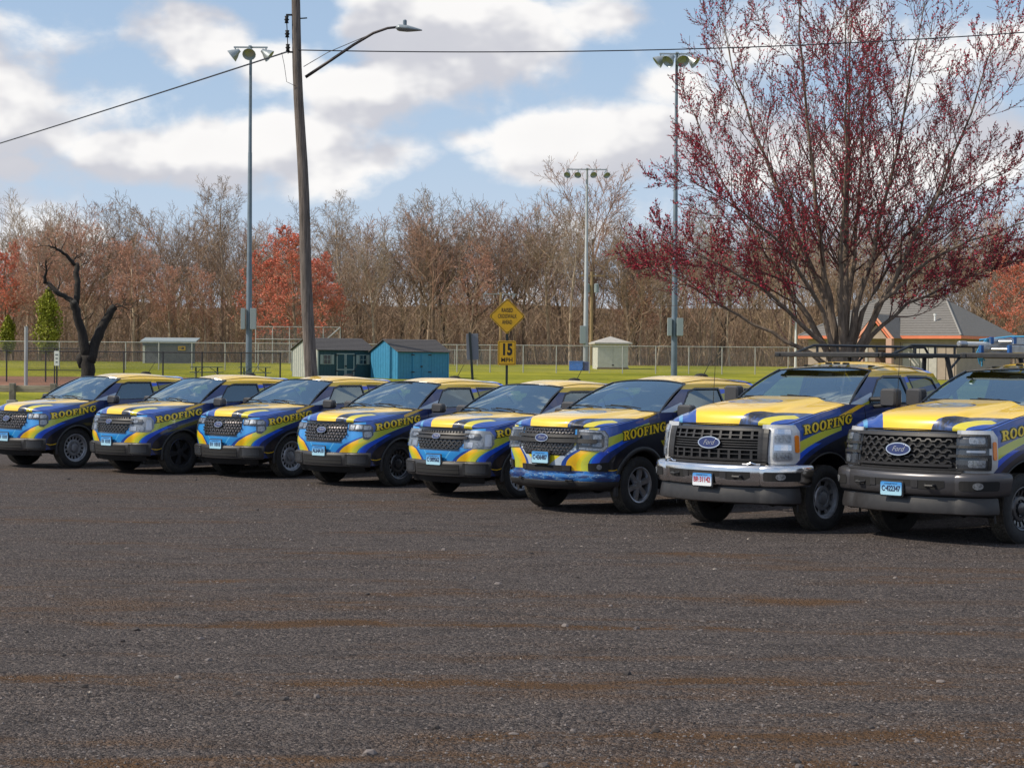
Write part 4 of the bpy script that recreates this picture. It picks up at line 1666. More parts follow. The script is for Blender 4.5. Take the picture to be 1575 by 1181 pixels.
def rut(x, y):
    """height of the gravel sheet: low swells and shallow wheel ruts"""
    h = .030 * mn.noise(Vector((x * .25, y * .55, 1.7))) + .014 * mn.noise(Vector((x * .8, y * 2.2, 5.1)))
    for y0, sl, d, w in []:
        yy = y0 + sl * x + .35 * mn.noise(Vector((x * .22, y0, 0)))
        dd = (y - yy) / w
        if abs(dd) < 2.5:
            h += -d * math.exp(-dd * dd) + d * .55 * math.exp(-((abs(dd) - 1.5) ** 2) * 3)
    return h


RUTS = [(15.05, -.03, .045, .13), (12.45, .03, .030, .14), (10.75, .04, .026, .15), (17.0, -.03, .018, .16), (13.5, -.06, .016, .10), (10.2, .01, .020, .12), (19.4, .02, .010, .2)]


def gravel_mat():
    m, t, b = newmat('crushed_stone_and_mud')
    tc = t.nodes.new('ShaderNodeTexCoord')
    v = tc.outputs['Object']
    x, y, z = xyz(t, v)
    # pebble cells at three sizes
    def vor(scale):
        n = t.nodes.new('ShaderNodeTexVoronoi')
        n.inputs['Scale'].default_value = scale
        t.links.new(v, n.inputs['Vector'])
        return n
    v1, v2 = vor(34.0), vor(85.0)
    n0 = tex_noise(t, v, 95.0, 3, .7)
    big = tex_noise(t, mapping(t, v, scale=(.22, 1.0, 1)), .75, 6, .62, .6)
    big2 = tex_noise(t, mapping(t, v, scale=(.10, .55, 1), loc=(3, 7, 0)), .9, 5, .6, .4)
    spk = Ex(t, v1.outputs['Color'])
    sp1 = xyz(t, v1.outputs['Color'])[0]
    sp2 = xyz(t, v2.outputs['Color'])[1]
    base = mixc(t, (0.050, 0.042, 0.041), (0.146, 0.124, 0.118), sp2.ss(.1, .95))
    base = mixc(t, base, (0.200, 0.164, 0.148), sp1.ss(.75, 1.0) * .7)
    base = mixc(t, base, (0.024, 0.021, 0.023), (sp1 * -1.0).ss(-.20, -.02) * .7)
    base = mixc(t, base, (0.26, 0.23, 0.20), (sp2 > .990) * .7)
    base = mixc(t, base, (0.060, 0.047, 0.041), n0.ss(.5, .8) * .5)
    mud = mixc(t, (0.078, 0.039, 0.016), (0.150, 0.086, 0.044), n0.ss(.3, .7))
    mk = (big.ss(.53, .68) * .62).max(big2.ss(.56, .66) * .4)
    for y0, sl, d, w in RUTS:
        wob = tex_noise(t, mapping(t, v, scale=(.30, .03, 0), loc=(0, y0, 0)), 1.0, 4, .6)
        q = (y - x * sl - y0 - (wob - .5) * 1.7 - (x * .21 + y0 * 2.3)._m('SINE') * .12).abs()
        mk = mk.max((q * -1.0).ss(-w * 2.4, -w * .2) * (.30 + 24 * d) * (big.ss(.38, .60) * 1.0 + .05))
    brk = tex_noise(t, mapping(t, v, scale=(.8, 2.2, 1)), 1.7, 5, .7)
    mk = mk * (n0 * .8 + .75) * (brk.ss(.36, .60) * 1.05 + .12)
    mott = tex_noise(t, mapping(t, v, scale=(.5, 1.3, 1)), 2.4, 6, .7)
    base = mixc(t, base, (0.034, 0.028, 0.026), mott.ss(.50, .72) * .55)
    base = mixc(t, base, (0.175, 0.145, 0.130), (mott * -1.0).ss(-.46, -.30) * .35)
    col = mixc(t, base, mud, mk.min(.92))
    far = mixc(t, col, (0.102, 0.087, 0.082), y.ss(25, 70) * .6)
    t.links.new(far, b.inputs['Base Color'])
    b.inputs['Roughness'].default_value = .93
    b.inputs['Specular IOR Level'].default_value = .15
    h1 = Ex(t, v1.outputs['Distance'])
    h2 = Ex(t, v2.outputs['Distance'])
    hh = h1 * -.9 + h2 * -.5 + n0 * .5 + big * .8 + mott * 1.2 - mk * 1.4
    bn = t.nodes.new('ShaderNodeBump')
    bn.inputs['Strength'].default_value = .85
    bn.inputs['Distance'].default_value = .05
    t.links.new(hh.s, bn.inputs['Height'])
    t.links.new(bn.outputs[0], b.inputs['Normal'])
    return m


lot = MB()
lx = np.concatenate([np.linspace(-90, -12, 14), np.linspace(-10, 10, 121), np.linspace(12, 90, 14)])
ly = np.concatenate([np.linspace(-30, 8, 9), np.linspace(8.6, 22, 150), np.linspace(22.6, 40, 30), np.linspace(43, 80, 14)])
lot.grid(lambda s, t: (lambda x, y: Vector((x, y + (1.2 * mn.noise(Vector((x * .15, 0, 9))) if y > 79 else 0), rut(x, y) * sstep(34, 24, y) * sstep(30, 12, abs(x)) if y < 34 else 0)))(float(lx[int(round(s * (len(lx) - 1)))]), float(ly[int(round(t * (len(ly) - 1)))])),
         len(lx) - 1, len(ly) - 1)
tag(obj('gravel_lot', lot, gravel_mat(), None, smooth='all'), kind='structure')

# loose stones
random.seed(11)
st = MB()
ico = [Vector(p) for p in ((1, 0, 0), (-1, 0, 0), (0, 1, 0), (0, -1, 0), (0, 0, 1), (0, 0, -.4))]
icf = [(0, 2, 4), (2, 1, 4), (1, 3, 4), (3, 0, 4), (2, 0, 5), (1, 2, 5), (3, 1, 5), (0, 3, 5)]
ph = (1 + 5 ** .5) / 2
IC2 = [Vector(p).normalized() for p in ((-1, ph, 0), (1, ph, 0), (-1, -ph, 0), (1, -ph, 0), (0, -1, ph), (0, 1, ph), (0, -1, -ph), (0, 1, -ph), (ph, 0, -1), (ph, 0, 1), (-ph, 0, -1), (-ph, 0, 1))]
IF2 = [(0, 11, 5), (0, 5, 1), (0, 1, 7), (0, 7, 10), (0, 10, 11), (1, 5, 9), (5, 11, 4), (11, 10, 2), (10, 7, 6), (7, 1, 8), (3, 9, 4), (3, 4, 2), (3, 2, 6), (3, 6, 8), (3, 8, 9), (4, 9, 5), (2, 4, 11), (6, 2, 10), (8, 6, 7), (9, 8, 1)]
for k in range(42000):
    y = 9.3 + 25 * random.random() ** 1.7
    x = random.uniform(-.29, .29) * y
    if mn.noise(Vector((x * .5, y * 1.2, 4))) < -.15 and random.random() < .7: continue
    s = .0045 + .011 * random.random() ** 3 + (.022 if random.random() < .004 else 0)
    q = Matrix.Rotation(random.uniform(0, 6.3), 3, 'Z')
    sc = Vector((s * random.uniform(.7, 1.5), s * random.uniform(.6, 1.1), s * random.uniform(.4, .8)))
    c = Vector((x, y, rut(x, y) * sstep(34, 24, y) + s * .1))
    if s > .018:
        st.add([c + q @ Vector((p.x * sc.x, p.y * sc.y, p.z * sc.z)) * random.uniform(.82, 1.1) for p in IC2], IF2)
        continue
    st.add([c + q @ Vector((p.x * sc.x * random.uniform(.7, 1.2), p.y * sc.y * random.uniform(.7, 1.2), p.z * sc.z)) for p in ico], icf)
m_st, t_, b_ = newmat('loose_stone')
g_ = t_.nodes.new('ShaderNodeNewGeometry')
rnd = Ex(t_, g_.outputs['Random Per Island'])
c_ = mixc(t_, (0.036, 0.030, 0.029), (0.180, 0.154, 0.146), rnd.ss(.05, 1.0))
c_ = mixc(t_, c_, (0.28, 0.24, 0.21), rnd > .985)
t_.links.new(c_, b_.inputs['Base Color'])
b_.inputs['Roughness'].default_value = .9
tag(obj('gravel', st, m_st), 'loose grey stones scattered over the gravel lot', 'gravel', kind='stuff')

# infield dirt on the slope behind the barrier
dm = MB()
dm.grid(lambda s, t: (lambda x, y: Vector((x, y + .8 * mn.noise(Vector((x * .2, y, 2))), gz(x, y) + .06)))(lerp(-48, -17.5, s), lerp(100, 119, t)), 24, 16)
tag(obj('infield', dm, plain('infield_clay', (0.19, 0.085, 0.045), .95, var=.25, vscale=.6)), kind='structure')

# ------------------------------------------------------------------ ball field things
M['galv'] = plain('galvanised_steel', (0.42, 0.42, 0.40), .5, .3, var=.15, vscale=2)
M['lightpole'] = plain('grey_blue_steel_pole', (0.13, 0.17, 0.21), .5, .3, var=.15, vscale=1)
M['lightpole2'] = plain('pale_steel_pole', (0.36, 0.38, 0.39), .5, .3, var=.1, vscale=1)
M['fixture'] = plain('fixture_grey', (0.32, 0.36, 0.38), .4, .4)
M['boxgrey'] = plain('grey_box', (0.26, 0.31, 0.33), .5)
M['fenceblack'] = plain('black_vinyl_fence', (0.02, 0.022, 0.03), .5)
M['polewood'] = plain('weathered_pole_wood', (0.135, 0.112, 0.098), .9, var=.5, vscale=5, bump=.6, bscale=14, stretch=(6, 6, .35))
M['tanwood'] = plain('tan_pole_wood', (0.30, 0.21, 0.11), .9, var=.3, vscale=4, stretch=(5, 5, .4))
M['timber'] = plain('barrier_timber', (0.30, 0.26, 0.20), .9, var=.3, vscale=3, stretch=(.5, 4, 4))
M['timberpost'] = plain('barrier_post', (0.16, 0.145, 0.125), .9, var=.35, vscale=4)


def chain_mat(name, col, scale, cover):
    m, t, b = newmat(name)
    b.inputs['Base Color'].default_value = col + (1,)
    b.inputs['Roughness'].default_value = .5
    b.inputs['Metallic'].default_value = .3
    tc = t.nodes.new('ShaderNodeTexCoord')
    x, y, z = xyz(t, tc.outputs['Object'])
    f1 = ((x + z) * scale)._m('FRACT')
    f2 = ((x - z) * scale)._m('FRACT')
    wire = (f1 < cover).max(f2 < cover)
    tr = t.nodes.new('ShaderNodeBsdfTransparent')
    mx = t.nodes.new('ShaderNodeMixShader')
    t.links.new(wire.s, mx.inputs[0])
    t.links.new(tr.outputs[0], mx.inputs[1])
    t.links.new(b.outputs[0], mx.inputs[2])
    t.links.new(mx.outputs[0], t.nodes['Material Output'].inputs[0])
    return m


def fence(name, label, A, B, n, hgt, rp, mt, chain, rails=(1.0,), line=None):
    A, B = Vector(A), Vector(B)
    root = empty(name, (A.x, A.y, gz(A.x, A.y)))
    tag(root, label, 'fence')
    o_ = Vector((A.x, A.y, gz(A.x, A.y)))
    base = []
    for i in range(n + 1):
        p = lerp(A, B, i / n)
        base.append(Vector((p.x, p.y, gz(p.x, p.y))) - o_)
    me = mesh_of('post', MB().tube([(0, 0, -.1), (0, 0, hgt + .04)], rp, 7), mt)
    for p in base:
        q = obj('post', me, None, root)
        q.location = p
    for k in rails:
        obj('rail', MB().tube([p + Vector((0, 0, hgt * k)) for p in base], rp * .8, 6), mt, root)
    if chain:
        f = MB()
        for p, q in zip(base, base[1:]):
            f.poly([p + Vector((0, .02, .05)), q + Vector((0, .02, .05)), q + Vector((0, .02, hgt)), p + Vector((0, .02, hgt))])
        obj('chain_link', f, chain, root)
    return root


CH = chain_mat('galvanised_chain_link', (0.34, 0.33, 0.31), 14.0, .085)
CB = chain_mat('black_chain_link', (0.03, 0.03, 0.04), 14.0, .075)
fence('chain_link_fence', 'long silver chain-link fence with white posts along the outfield before the woods', (-52, 140, 0), (44, 140, 0), 40, 1.98, .038, M['galv'], CH)
fence('chain_link_fence', 'black chain-link fence round the infield behind the leftmost pickups', (-31.0, 110, 0), (-13.2, 110, 0), 8, 1.80, .045, M['fenceblack'], CB)
fence('gate_frame', 'black pipe gate frame with mid rail near the timber barrier', (-26.6, 106, 0), (-23.6, 106, 0), 2, 2.05, .035, M['fenceblack'], CB, rails=(1.0, .42))
fence('chain_link_fence', 'lower silver fence section seen left of the square speed sign', (-8.5, 160, 0), (-1.0, 160, 0), 4, 1.3, .035, M['galv'], CH)


def light_pole(px, d, topy, mt, label, heads, boxes, dirx):
    b = at(px, 560, d)
    tz = at(px, topy, d).z
    g = gz(b.x, d)
    root = empty('light_pole', (b.x, d, g))
    tag(root, label, 'light pole', 'floodlight poles round the ball field')
    H = tz - g
    r0 = .20 if d < 150 else .22
    obj('pole', MB().tube([(0, 0, 0), (0, 0, H * .34), (0, 0, H * .342), (0, 0, H * .68), (0, 0, H * .682), (0, 0, H)], [r0, r0 * .86, r0 * .80, r0 * .62, r0 * .56, r0 * .42], 12), mt, root, smooth=True)
    obj('crossarm', MB().box((0, 0, H - .05), (heads[-1][0] - heads[0][0] + .2, .10, .09)).box((0, 0, H - .02), (.18, heads[-1][0] * .7, .08)), M['fixture'], root)
    for hx, hy, ya in heads:
        q = Matrix.Rotation(ya, 3, 'Z') @ Matrix.Rotation(radians(38), 3, 'Y')
        k_ = 1.0 if d < 150 else .72
        h_ = MB().lathe([(a_ * k_, b_ * k_) for a_, b_ in [(.0, -.34), (.12, -.33), (.17, -.16), (.30, .04), (.42, .30), (.40, .31), (.28, .12), (0, .06)]], 14, 'X', (hx, hy, H - .42), q)
        h_.box((hx, hy, H - .2), (.08, .08, .3))
        obj('floodlight', h_, M['fixture'], root, smooth=40)
    for bx, z0, z1, w in boxes:
        obj('control_box', MB().rbox((bx, -.25, (z0 + z1) / 2), (w, .3, z1 - z0), .03, axis=1), M['boxgrey'], root)
    return root


light_pole(382.6, 120, 72, M['lightpole'], 'tall blue-grey floodlight pole with three lamp heads behind the utility pole', [(-.95, 0, pi), (0, -.5, -pi / 2), (.95, 0, 0)], [(-.33, 3.05, 4.35, .26), (.30, 3.05, 4.35, .36)], 1)
light_pole(1036.8, 120, 82, M['lightpole'], 'tall blue-grey floodlight pole beside the red budding tree', [(-1.0, 0, pi), (-.42, -.3, -2.4), (.25, -.4, -1.3), (.95, 0, -.3)], [(-.32, 2.85, 3.95, .26), (.32, 2.85, 3.95, .40)], 1)
light_pole(900.5, 163, 260, M['lightpole2'], 'slim pale floodlight pole with four lamp heads near the small white shed', [(-1.6, 0, -2.0), (-.75, 0, -1.8), (.5, -.2, -1.3), (1.6, 0, -1.1)], [(-.25, 1.9, 3.4, .5)], 1)

# street utility pole with lamp arm and service wires
ub = at(482, 575, 45)
root = empty('utility_pole', (ub.x + .02, 45, 0))
tag(root, 'leaning brown wooden utility pole behind the third pickup', 'utility pole')
top_ = at(452, -45, 45)
lean = Vector((top_.x - ub.x - .02, 0, 0))
HT = top_.z


def up_(z): return Vector((lean.x * z / HT, 0, z))


obj('pole', MB().tube([up_(z) + Vector((.02 * sin(z * 1.3), .015 * cos(z * 1.7), 0)) for z in np.linspace(0, HT, 16)], [lerp(.158, .096, k / 15) for k in range(16)], 14), M['polewood'], root, smooth='all')
arm = [at(470, 119, 45), at(510, 93, 45), at(545, 70, 45), at(575, 53, 45), at(597, 46, 45), at(613, 45, 45)]
arm = [p - Vector((ub.x + .02, 45, 0)) + Vector((0, -.25 * k / 5, 0)) for k, p in enumerate(arm)]
ao = obj('lamp_arm', MB().tube(arm, [.038, .036, .034, .032, .03, .028], 8), plain('arm_steel', (0.07, 0.06, 0.06), .5, .5), root, smooth='all')
obj('arm_brace', MB().tube([at(467, 103, 45) - Vector((ub.x + .02, 45, 0)), at(505, 82, 45) - Vector((ub.x + .02, 45.1, 0)), at(566, 57, 45) - Vector((ub.x + .02, 45.15, 0))], .009, 5), M['fenceblack'], ao)
e_ = arm[-1]
lh = MB()
lh.grid(lambda s, t: (lambda a, r: Vector((e_.x - .06 + s * .62, e_.y + 1.5 * r * cos(a), e_.z - .02 - s * .05 + r * (.75 if sin(a) > 0 else .55) * sin(a))))(2 * pi * t, .115 * (min(1, s * 8) ** .5) * (1 - max(0, s - .45) / .55 * .9) ** .8), 14, 16)
lo = obj('lamp_head', lh, M['fixture'], ao, smooth='all')
obj('photocell', MB().lathe([(.045, 0), (.045, .10), (.03, .12), (0, .12)], 10, 'Z', (e_.x + .16, e_.y, e_.z + .05)), M['lightpole'], lo)
ins = MB()
for zz in (9.95, 9.62, 9.30):
    c = up_(zz) + Vector((-.21, -.05, 0))
    ins.lathe([(.0, -.09), (.05, -.08), (.035, -.03), (.062, 0), (.035, .03), (.05, .08), (0, .09)], 10, 'Z', c)
obj('insulator', ins, M['black'], root, smooth='all')['kind'] = 'stuff'
obj('insulator_bracket', MB().tube([up_(10.08) + Vector((-.21, -.05, 0)), up_(9.16) + Vector((-.21, -.05, 0))], .012, 6).box(up_(10.06) + Vector((-.1, -.05, 0)), (.24, .03, .04)).box(up_(9.2) + Vector((-.1, -.05, 0)), (.24, .03, .04)).tube([up_(9.98), up_(9.98) + Vector((.26, 0, .02))], .016, 6), M['black'], root)
obj('service_drop', MB().tube([up_(9.2) + Vector((-.35, -.1, -.02)), up_(8.9) + Vector((-.30, -.1, -.02)), up_(8.55) + Vector((-.26, -.12, -.05)), up_(8.4) + Vector((-.05, -.12, 0))], .006, 4), M['black'], root)


def wire(label, a, b, sag, r=.014, n=26):
    a, b = Vector(a), Vector(b)
    pts = []
    for k in range(n + 1):
        t = k / n
        pts.append(lerp(a, b, t) - Vector((0, 0, sag * 4 * t * (1 - t))))
    o = obj('overhead_wire', MB().tube(pts, r, 5), M['fenceblack'])
    tag(o, label, 'wire', 'service wires from the utility pole')


wire('dark overhead wire running from the utility pole past the red budding tree', up_(9.24) + Vector((ub.x + .02, 44.9, 0)), at(2050, 6, 47), .42)
wire('dark overhead wire dropping from the utility pole towards the left edge', up_(9.2) + Vector((ub.x - .2, 44.9, 0)), at(-330, 318, 95), .10, .02)

# signs
M['signyellow'] = plain('warning_yellow', (0.60, 0.34, 0.006), .45, var=.06, vscale=6)
M['signblack'] = plain('sign_black', (0.008, 0.008, 0.008), .5)
M['greenpost'] = plain('dark_green_channel_post', (0.012, 0.022, 0.020), .5)
M['alusign'] = plain('sign_back_aluminium', (0.20, 0.21, 0.23), .5, .5)


def words(body, size, cx, cz, y, width=None, name='sign_lettering', mt='signblack', parent=None, bold=.0, kx=1.0):
    V, F = text_mesh(body, size, bold=bold, space=1.05)
    w = max(v.x for v in V) - min(v.x for v in V)
    k = width / w if width else kx
    return obj(name, MB().add([Vector((cx + v.x * k, y, cz + v.y)) for v in V], F), M[mt], parent)


sp = at(779.5, 560, 62)
root = empty('crosswalk_sign', (sp.x, 62, 0))
tag(root, 'yellow diamond sign over a square 15 mph plaque on a dark post', 'road sign')
obj('post', MB().box((0, .03, 2.0), (.075, .04, 4.0)).box((0, .05, 2.0), (.03, .06, 4.0)), M['greenpost'], root)
dc = at(780, 486.5, 62).z
hd = .585


def diamond(r):
    return [(0 + a, dc + b) for a, b in ((-r * .08, -r * .92), (0, -r * .955), (r * .08, -r * .92), (r * .92, -r * .08), (r * .955, 0), (r * .92, r * .08), (r * .08, r * .92), (0, r * .955), (-r * .08, r * .92), (-r * .92, r * .08), (-r * .955, 0), (-r * .92, -r * .08))]


do = obj('diamond_panel', MB().prism(diamond(hd), lambda a, b, t: Vector((a, t, b)), -.012, 0), M['signyellow'], root)
bo_, bi_ = diamond(hd * .955), diamond(hd * .915)
bm_ = MB()
n = len(bo_)
bm_.add([Vector((a, -.015, b)) for a, b in bo_] + [Vector((a, -.015, b)) for a, b in bi_], [(i, (i + 1) % n, n + (i + 1) % n, n + i) for i in range(n)])
obj('border', bm_, M['signblack'], do)
words('RAISED', .185, 0, dc + .19, -.0155, .36, parent=do, bold=.003)
words('CROSSWALK', .185, 0, dc + .0, -.0155, .60, parent=do, bold=.002)
words('AHEAD', .185, 0, dc - .19, -.0155, .32, parent=do, bold=.003)
pc = at(779, 543, 62).z
po_ = obj('speed_plaque', MB().rbox((0, -.006, pc), (.58, .012, .78), .05, axis=1), M['signyellow'], root)
fo_, fi_ = rrect(-.265, .265, pc - .365, pc + .365, .04), rrect(-.250, .250, pc - .35, pc + .35, .035)
n = len(fo_)
obj('border', MB().add([Vector((a, -.0135, b)) for a, b in fo_] + [Vector((a, -.0135, b)) for a, b in fi_], [(i, (i + 1) % n, n + (i + 1) % n, n + i) for i in range(n)]), M['signblack'], po_)
words('15', .50, 0, pc + .10, -.0145, .30, parent=po_, bold=.022)
words('MPH', .19, 0, pc - .225, -.0145, .36, parent=po_, bold=.003)

sp = at(727.5, 560, 56)
root = empty('sign_back', (sp.x, 56, 0))
tag(root, 'grey back of a sign on a tilted black post left of the diamond sign', 'road sign')
q = Matrix.Rotation(radians(-4), 3, 'Y')
obj('post', MB().box((0, 0, 1.40), (.07, .05, 3.0), q), M['greenpost'], root)
obj('sign_panel', MB().rbox((-.02, .035, 2.48), (.35, .012, .76), .03, axis=1, mat=Matrix.Rotation(radians(-2), 3, 'Y')), M['alusign'], root)
sp = at(87.5, 560, 95)
root = empty('field_sign', (sp.x, 95, gz(sp.x, 95)))
tag(root, 'small white notice sign on a black post near the timber barrier', 'sign')
obj('post', MB().box((0, 0, 1.15), (.07, .07, 2.3)), M['fenceblack'], root)
fs = obj('sign_panel', MB().rbox((0, -.05, 1.80), (.24, .015, .72), .02, axis=1), M['white'], root)
for k, zz in enumerate((1.98, 1.80, 1.62)):
    obj('sign_print', MB().box((0, -.06, zz), (.14 - .02 * k, .004, .06)), M['alusign'], fs)
sp = at(40, 560, 105)
root = empty('steel_post', (sp.x, 105, gz(sp.x, 105)))
tag(root, 'bare grey-blue steel post standing in the infield gate', 'post')
obj('pole', MB().tube([(0, 0, 0), (0, 0, at(42, 503, 105).z - gz(sp.x, 105))], .10, 10), M['lightpole2'], root)
obj('cap', MB().lathe([(.105, 0), (.11, .03), (0, .05)], 10, 'Z', (0, 0, at(42, 503, 105).z - gz(sp.x, 105))), M['lightpole2'], root)

root = empty('timber_barrier', (-25.5, 85, 0))
tag(root, 'low wooden guard rail with square posts at the edge of the lot', 'barrier')
for k in range(7):
    obj('post', MB().rbox((-.05 + k * 1.8 + (at(21, 600, 85).x + 25.5) - 1.8 * 2, 0, .46), (.26, .26, .94), .03, axis=2), M['timberpost'], root)
    obj('footing', MB().rbox((-.05 + k * 1.8 + (at(21, 600, 85).x + 25.5) - 1.8 * 2, -.05, .06), (.42, .40, .26), .03, axis=2), plain('concrete_footing', (.3, .29, .27), .9) if k == 0 else bpy.data.materials['concrete_footing'], root)
obj('rail', MB().rbox((5.2, .20, .68), (12.4, .12, .30), .02, axis=0), M['timber'], root)

# sheds
M['shingle'] = plain('dark_shingles', (0.075, 0.070, 0.072), .9, var=.3, vscale=12, stretch=(1, 4, 1))
M['shingle2'] = plain('grey_brown_shingles', (0.20, 0.19, 0.175), .9, var=.18, vscale=6, stretch=(1, 4, 1))
M['tealsiding'] = plain('dark_teal_siding', (0.010, 0.050, 0.070), .6, var=.1, vscale=4)
M['beigesiding'] = plain('pale_beige_siding', (0.36, 0.37, 0.34), .7, var=.1, vscale=4)
M['bluesiding'] = plain('bright_blue_siding', (0.035, 0.21, 0.38), .6, var=.08, vscale=4)
M['trimgrey'] = plain('grey_trim', (0.25, 0.30, 0.30), .6)
M['bluetrim'] = plain('blue_trim', (0.03, 0.22, 0.42), .6)
M['hinge'] = plain('black_hinge', (0.01, 0.01, 0.012), .5)
M['paneglass'] = plain('dark_pane', (0.012, 0.014, 0.02), .1, coat=.5)


def shed(name, label, corner, ang, L, D, hw, hr, front, endm, roofm, trim, windows, door):
    """gable shed, ridge along its front; corner = front left corner, ang = turn of the front"""
    root = empty(name, (corner.x, corner.y, gz(corner.x, corner.y) - .05), ang)
    tag(root, label, 'shed', 'garden sheds by the ball field')
    obj('front_wall', MB().box((L / 2, .03, hw / 2), (L, .06, hw)), front, root)
    obj('rear_wall', MB().box((L / 2, D - .03, hw / 2), (L, .06, hw)), front, root)
    for x in (.03, L - .03):
        w = MB().prism([(0.062, 0), (D - .062, 0), (D - .062, hw), (D / 2, hr - .04), (0.062, hw)], lambda a, b, t: Vector((t, a, b)), x - .03, x + .03)
        obj('end_wall', w, endm, root)
    nb = int(L / .20)
    me = mesh_of('batten', MB().box((0, 0, hw / 2), (.022, .012, hw - .02)), front)
    for k in range(1, nb):
        b = obj('batten', me, None, root)
        b.location = (L * k / nb, -.006, 0)
    ne = int(D / .28)
    for k in range(1, ne):
        y = D * k / ne
        h = lerp(hw, hr - .04, 1 - abs(y - D / 2) / (D / 2))
        obj('batten', MB().box((-.006, y, h / 2), (.012, .03, h - .02)), trim if endm is not front else front, root)
    for s in (0, 1):
        o_ = .14
        y0, y1 = (-o_, D / 2) if s == 0 else (D + o_, D / 2)
        z0 = hw - o_ * (hr - hw) / (D / 2)
        A = [Vector((-.12, y0, z0)), Vector((L + .12, y0, z0)), Vector((L + .12, y1, hr)), Vector((-.12, y1, hr))]
        rf = MB().add(A + [p + Vector((0, 0, .05)) for p in A], [(0, 1, 2, 3), (4, 5, 6, 7), (0, 1, 5, 4), (1, 2, 6, 5), (2, 3, 7, 6), (3, 0, 4, 7)])
        ro_ = obj('roof', rf, roofm, root)
        if s == 0:
            for k in range(1, 9):
                t0 = k / 9
                c = lerp(A[0], A[3], t0)
                obj('shingle_course', MB().box((L / 2, c.y, c.z + .054), (L + .24, .03, .012)), roofm, ro_)
    for x in (0, L):
        obj('corner_trim', MB().box((x, -.012, hw / 2), (.09, .03, hw)), trim, root)
    for (x0, x1, z0, z1) in windows:
        wo = obj('window', MB().box(((x0 + x1) / 2, -.02, (z0 + z1) / 2), (x1 - x0 + .08, .03, z1 - z0 + .08)), trim, root)
        obj('pane', MB().box(((x0 + x1) / 2, -.04, (z0 + z1) / 2), (x1 - x0, .012, z1 - z0)), M['paneglass'], wo)
        obj('muntin', MB().box(((x0 + x1) / 2, -.05, (z0 + z1) / 2), (x1 - x0, .01, .025)).box(((x0 + x1) / 2, -.052, (z0 + z1) / 2), (.025, .01, z1 - z0)), trim, wo)
        for xx in (x0 - .17, x1 + .17):
            obj('shutter', MB().rbox((xx, -.025, (z0 + z1) / 2), (.2, .03, z1 - z0 + .06), .01, axis=1), trim, root)
    x0, x1, zt = door
    for a, b in ((x0, (x0 + x1) / 2 - .01), ((x0 + x1) / 2 + .01, x1)):
        d = obj('door', MB().box(((a + b) / 2, -.03, zt / 2), (b - a, .04, zt)), front, root)
        fr = MB()
        for q0, q1, r0, r1 in ((a, a + .07, 0, zt), (b - .07, b, 0, zt), (a, b, zt - .07, zt), (a, b, .55, .62), (a, b, 0, .07)):
            fr.box(((q0 + q1) / 2, -.058 - (.004 if q1 - q0 > .1 else 0), (r0 + r1) / 2), (q1 - q0, .02, r1 - r0))
        obj('door_frame', fr, trim, d)
        hxx = a + .02 if a == x0 else b - .02
        for zz in (.5, zt - .12):
            obj('hinge', MB().box((hxx, -.075, zz), (.22, .012, .07)), M['hinge'], d)
    obj('latch', MB().box(((x0 + x1) / 2, -.085, zt * .5), (.12, .04, .10)), M['hinge'], root)
    return root


cA = at(489, 560, 122)
shed('garden_shed', 'dark teal shed with beige end wall and shuttered windows behind the utility pole', cA, radians(35), 4.1, 3.4, 1.85, 2.55, M['tealsiding'], M['beigesiding'], M['shingle'], M['trimgrey'],
     [(.42, .88, .95, 1.50), (3.05, 3.5, .95, 1.50)], (1.32, 2.62, 1.62))
cB = at(612, 560, 121)
shed('garden_shed', 'bright blue shed with black hinged double doors behind the fourth pickup', cB, radians(35), 3.75, 3.3, 1.80, 2.52, M['bluesiding'], M['bluesiding'], M['shingle'], M['bluetrim'], [], (1.05, 2.35, 1.70))

# small white hip-roofed shed
wc = at(918, 560, 150)
root = empty('pump_shed', (wc.x, 150, gz(wc.x, 150) - .05), radians(7))
tag(root, 'small white shed with pyramid roof on the outfield grass', 'shed')
M['creamwall'] = plain('cream_wall', (0.52, 0.52, 0.47), .8, var=.08, vscale=3)
M['paleroof'] = plain('pale_roof', (0.38, 0.36, 0.33), .9, var=.1, vscale=5)
obj('wall', MB().box((1.26, 1.2, 1.0), (2.4, 2.4, 2.1)), M['creamwall'], root)
rf = MB()
E_ = [Vector(p) for p in ((-.22, -.28, 2.0), (2.74, -.28, 2.0), (2.74, 2.68, 2.0), (-.22, 2.68, 2.0))]
rf.add(E_ + [p + Vector((0, 0, .12)) for p in E_] + [Vector((1.26, 1.2, 2.62))], [(3, 2, 1, 0), (0, 1, 5, 4), (1, 2, 6, 5), (2, 3, 7, 6), (3, 0, 4, 7), (4, 5, 8), (5, 6, 8), (6, 7, 8), (7, 4, 8)])
obj('roof', rf, M['paleroof'], root)
for x in (.62, 1.9):
    obj('door', MB().box((1.26 + (x - 1.26) * .95, -.012, .95), (1.16, .03, 1.85)), M['creamwall'], root)
obj('latch', MB().box((1.26, -.04, .38), (.16, .03, .10)), M['hinge'], root)
obj('skirting', MB().box((1.26, -.02, .06), (2.5, .04, .28)), plain('muddy_base', (.20, .14, .09), .9), root)

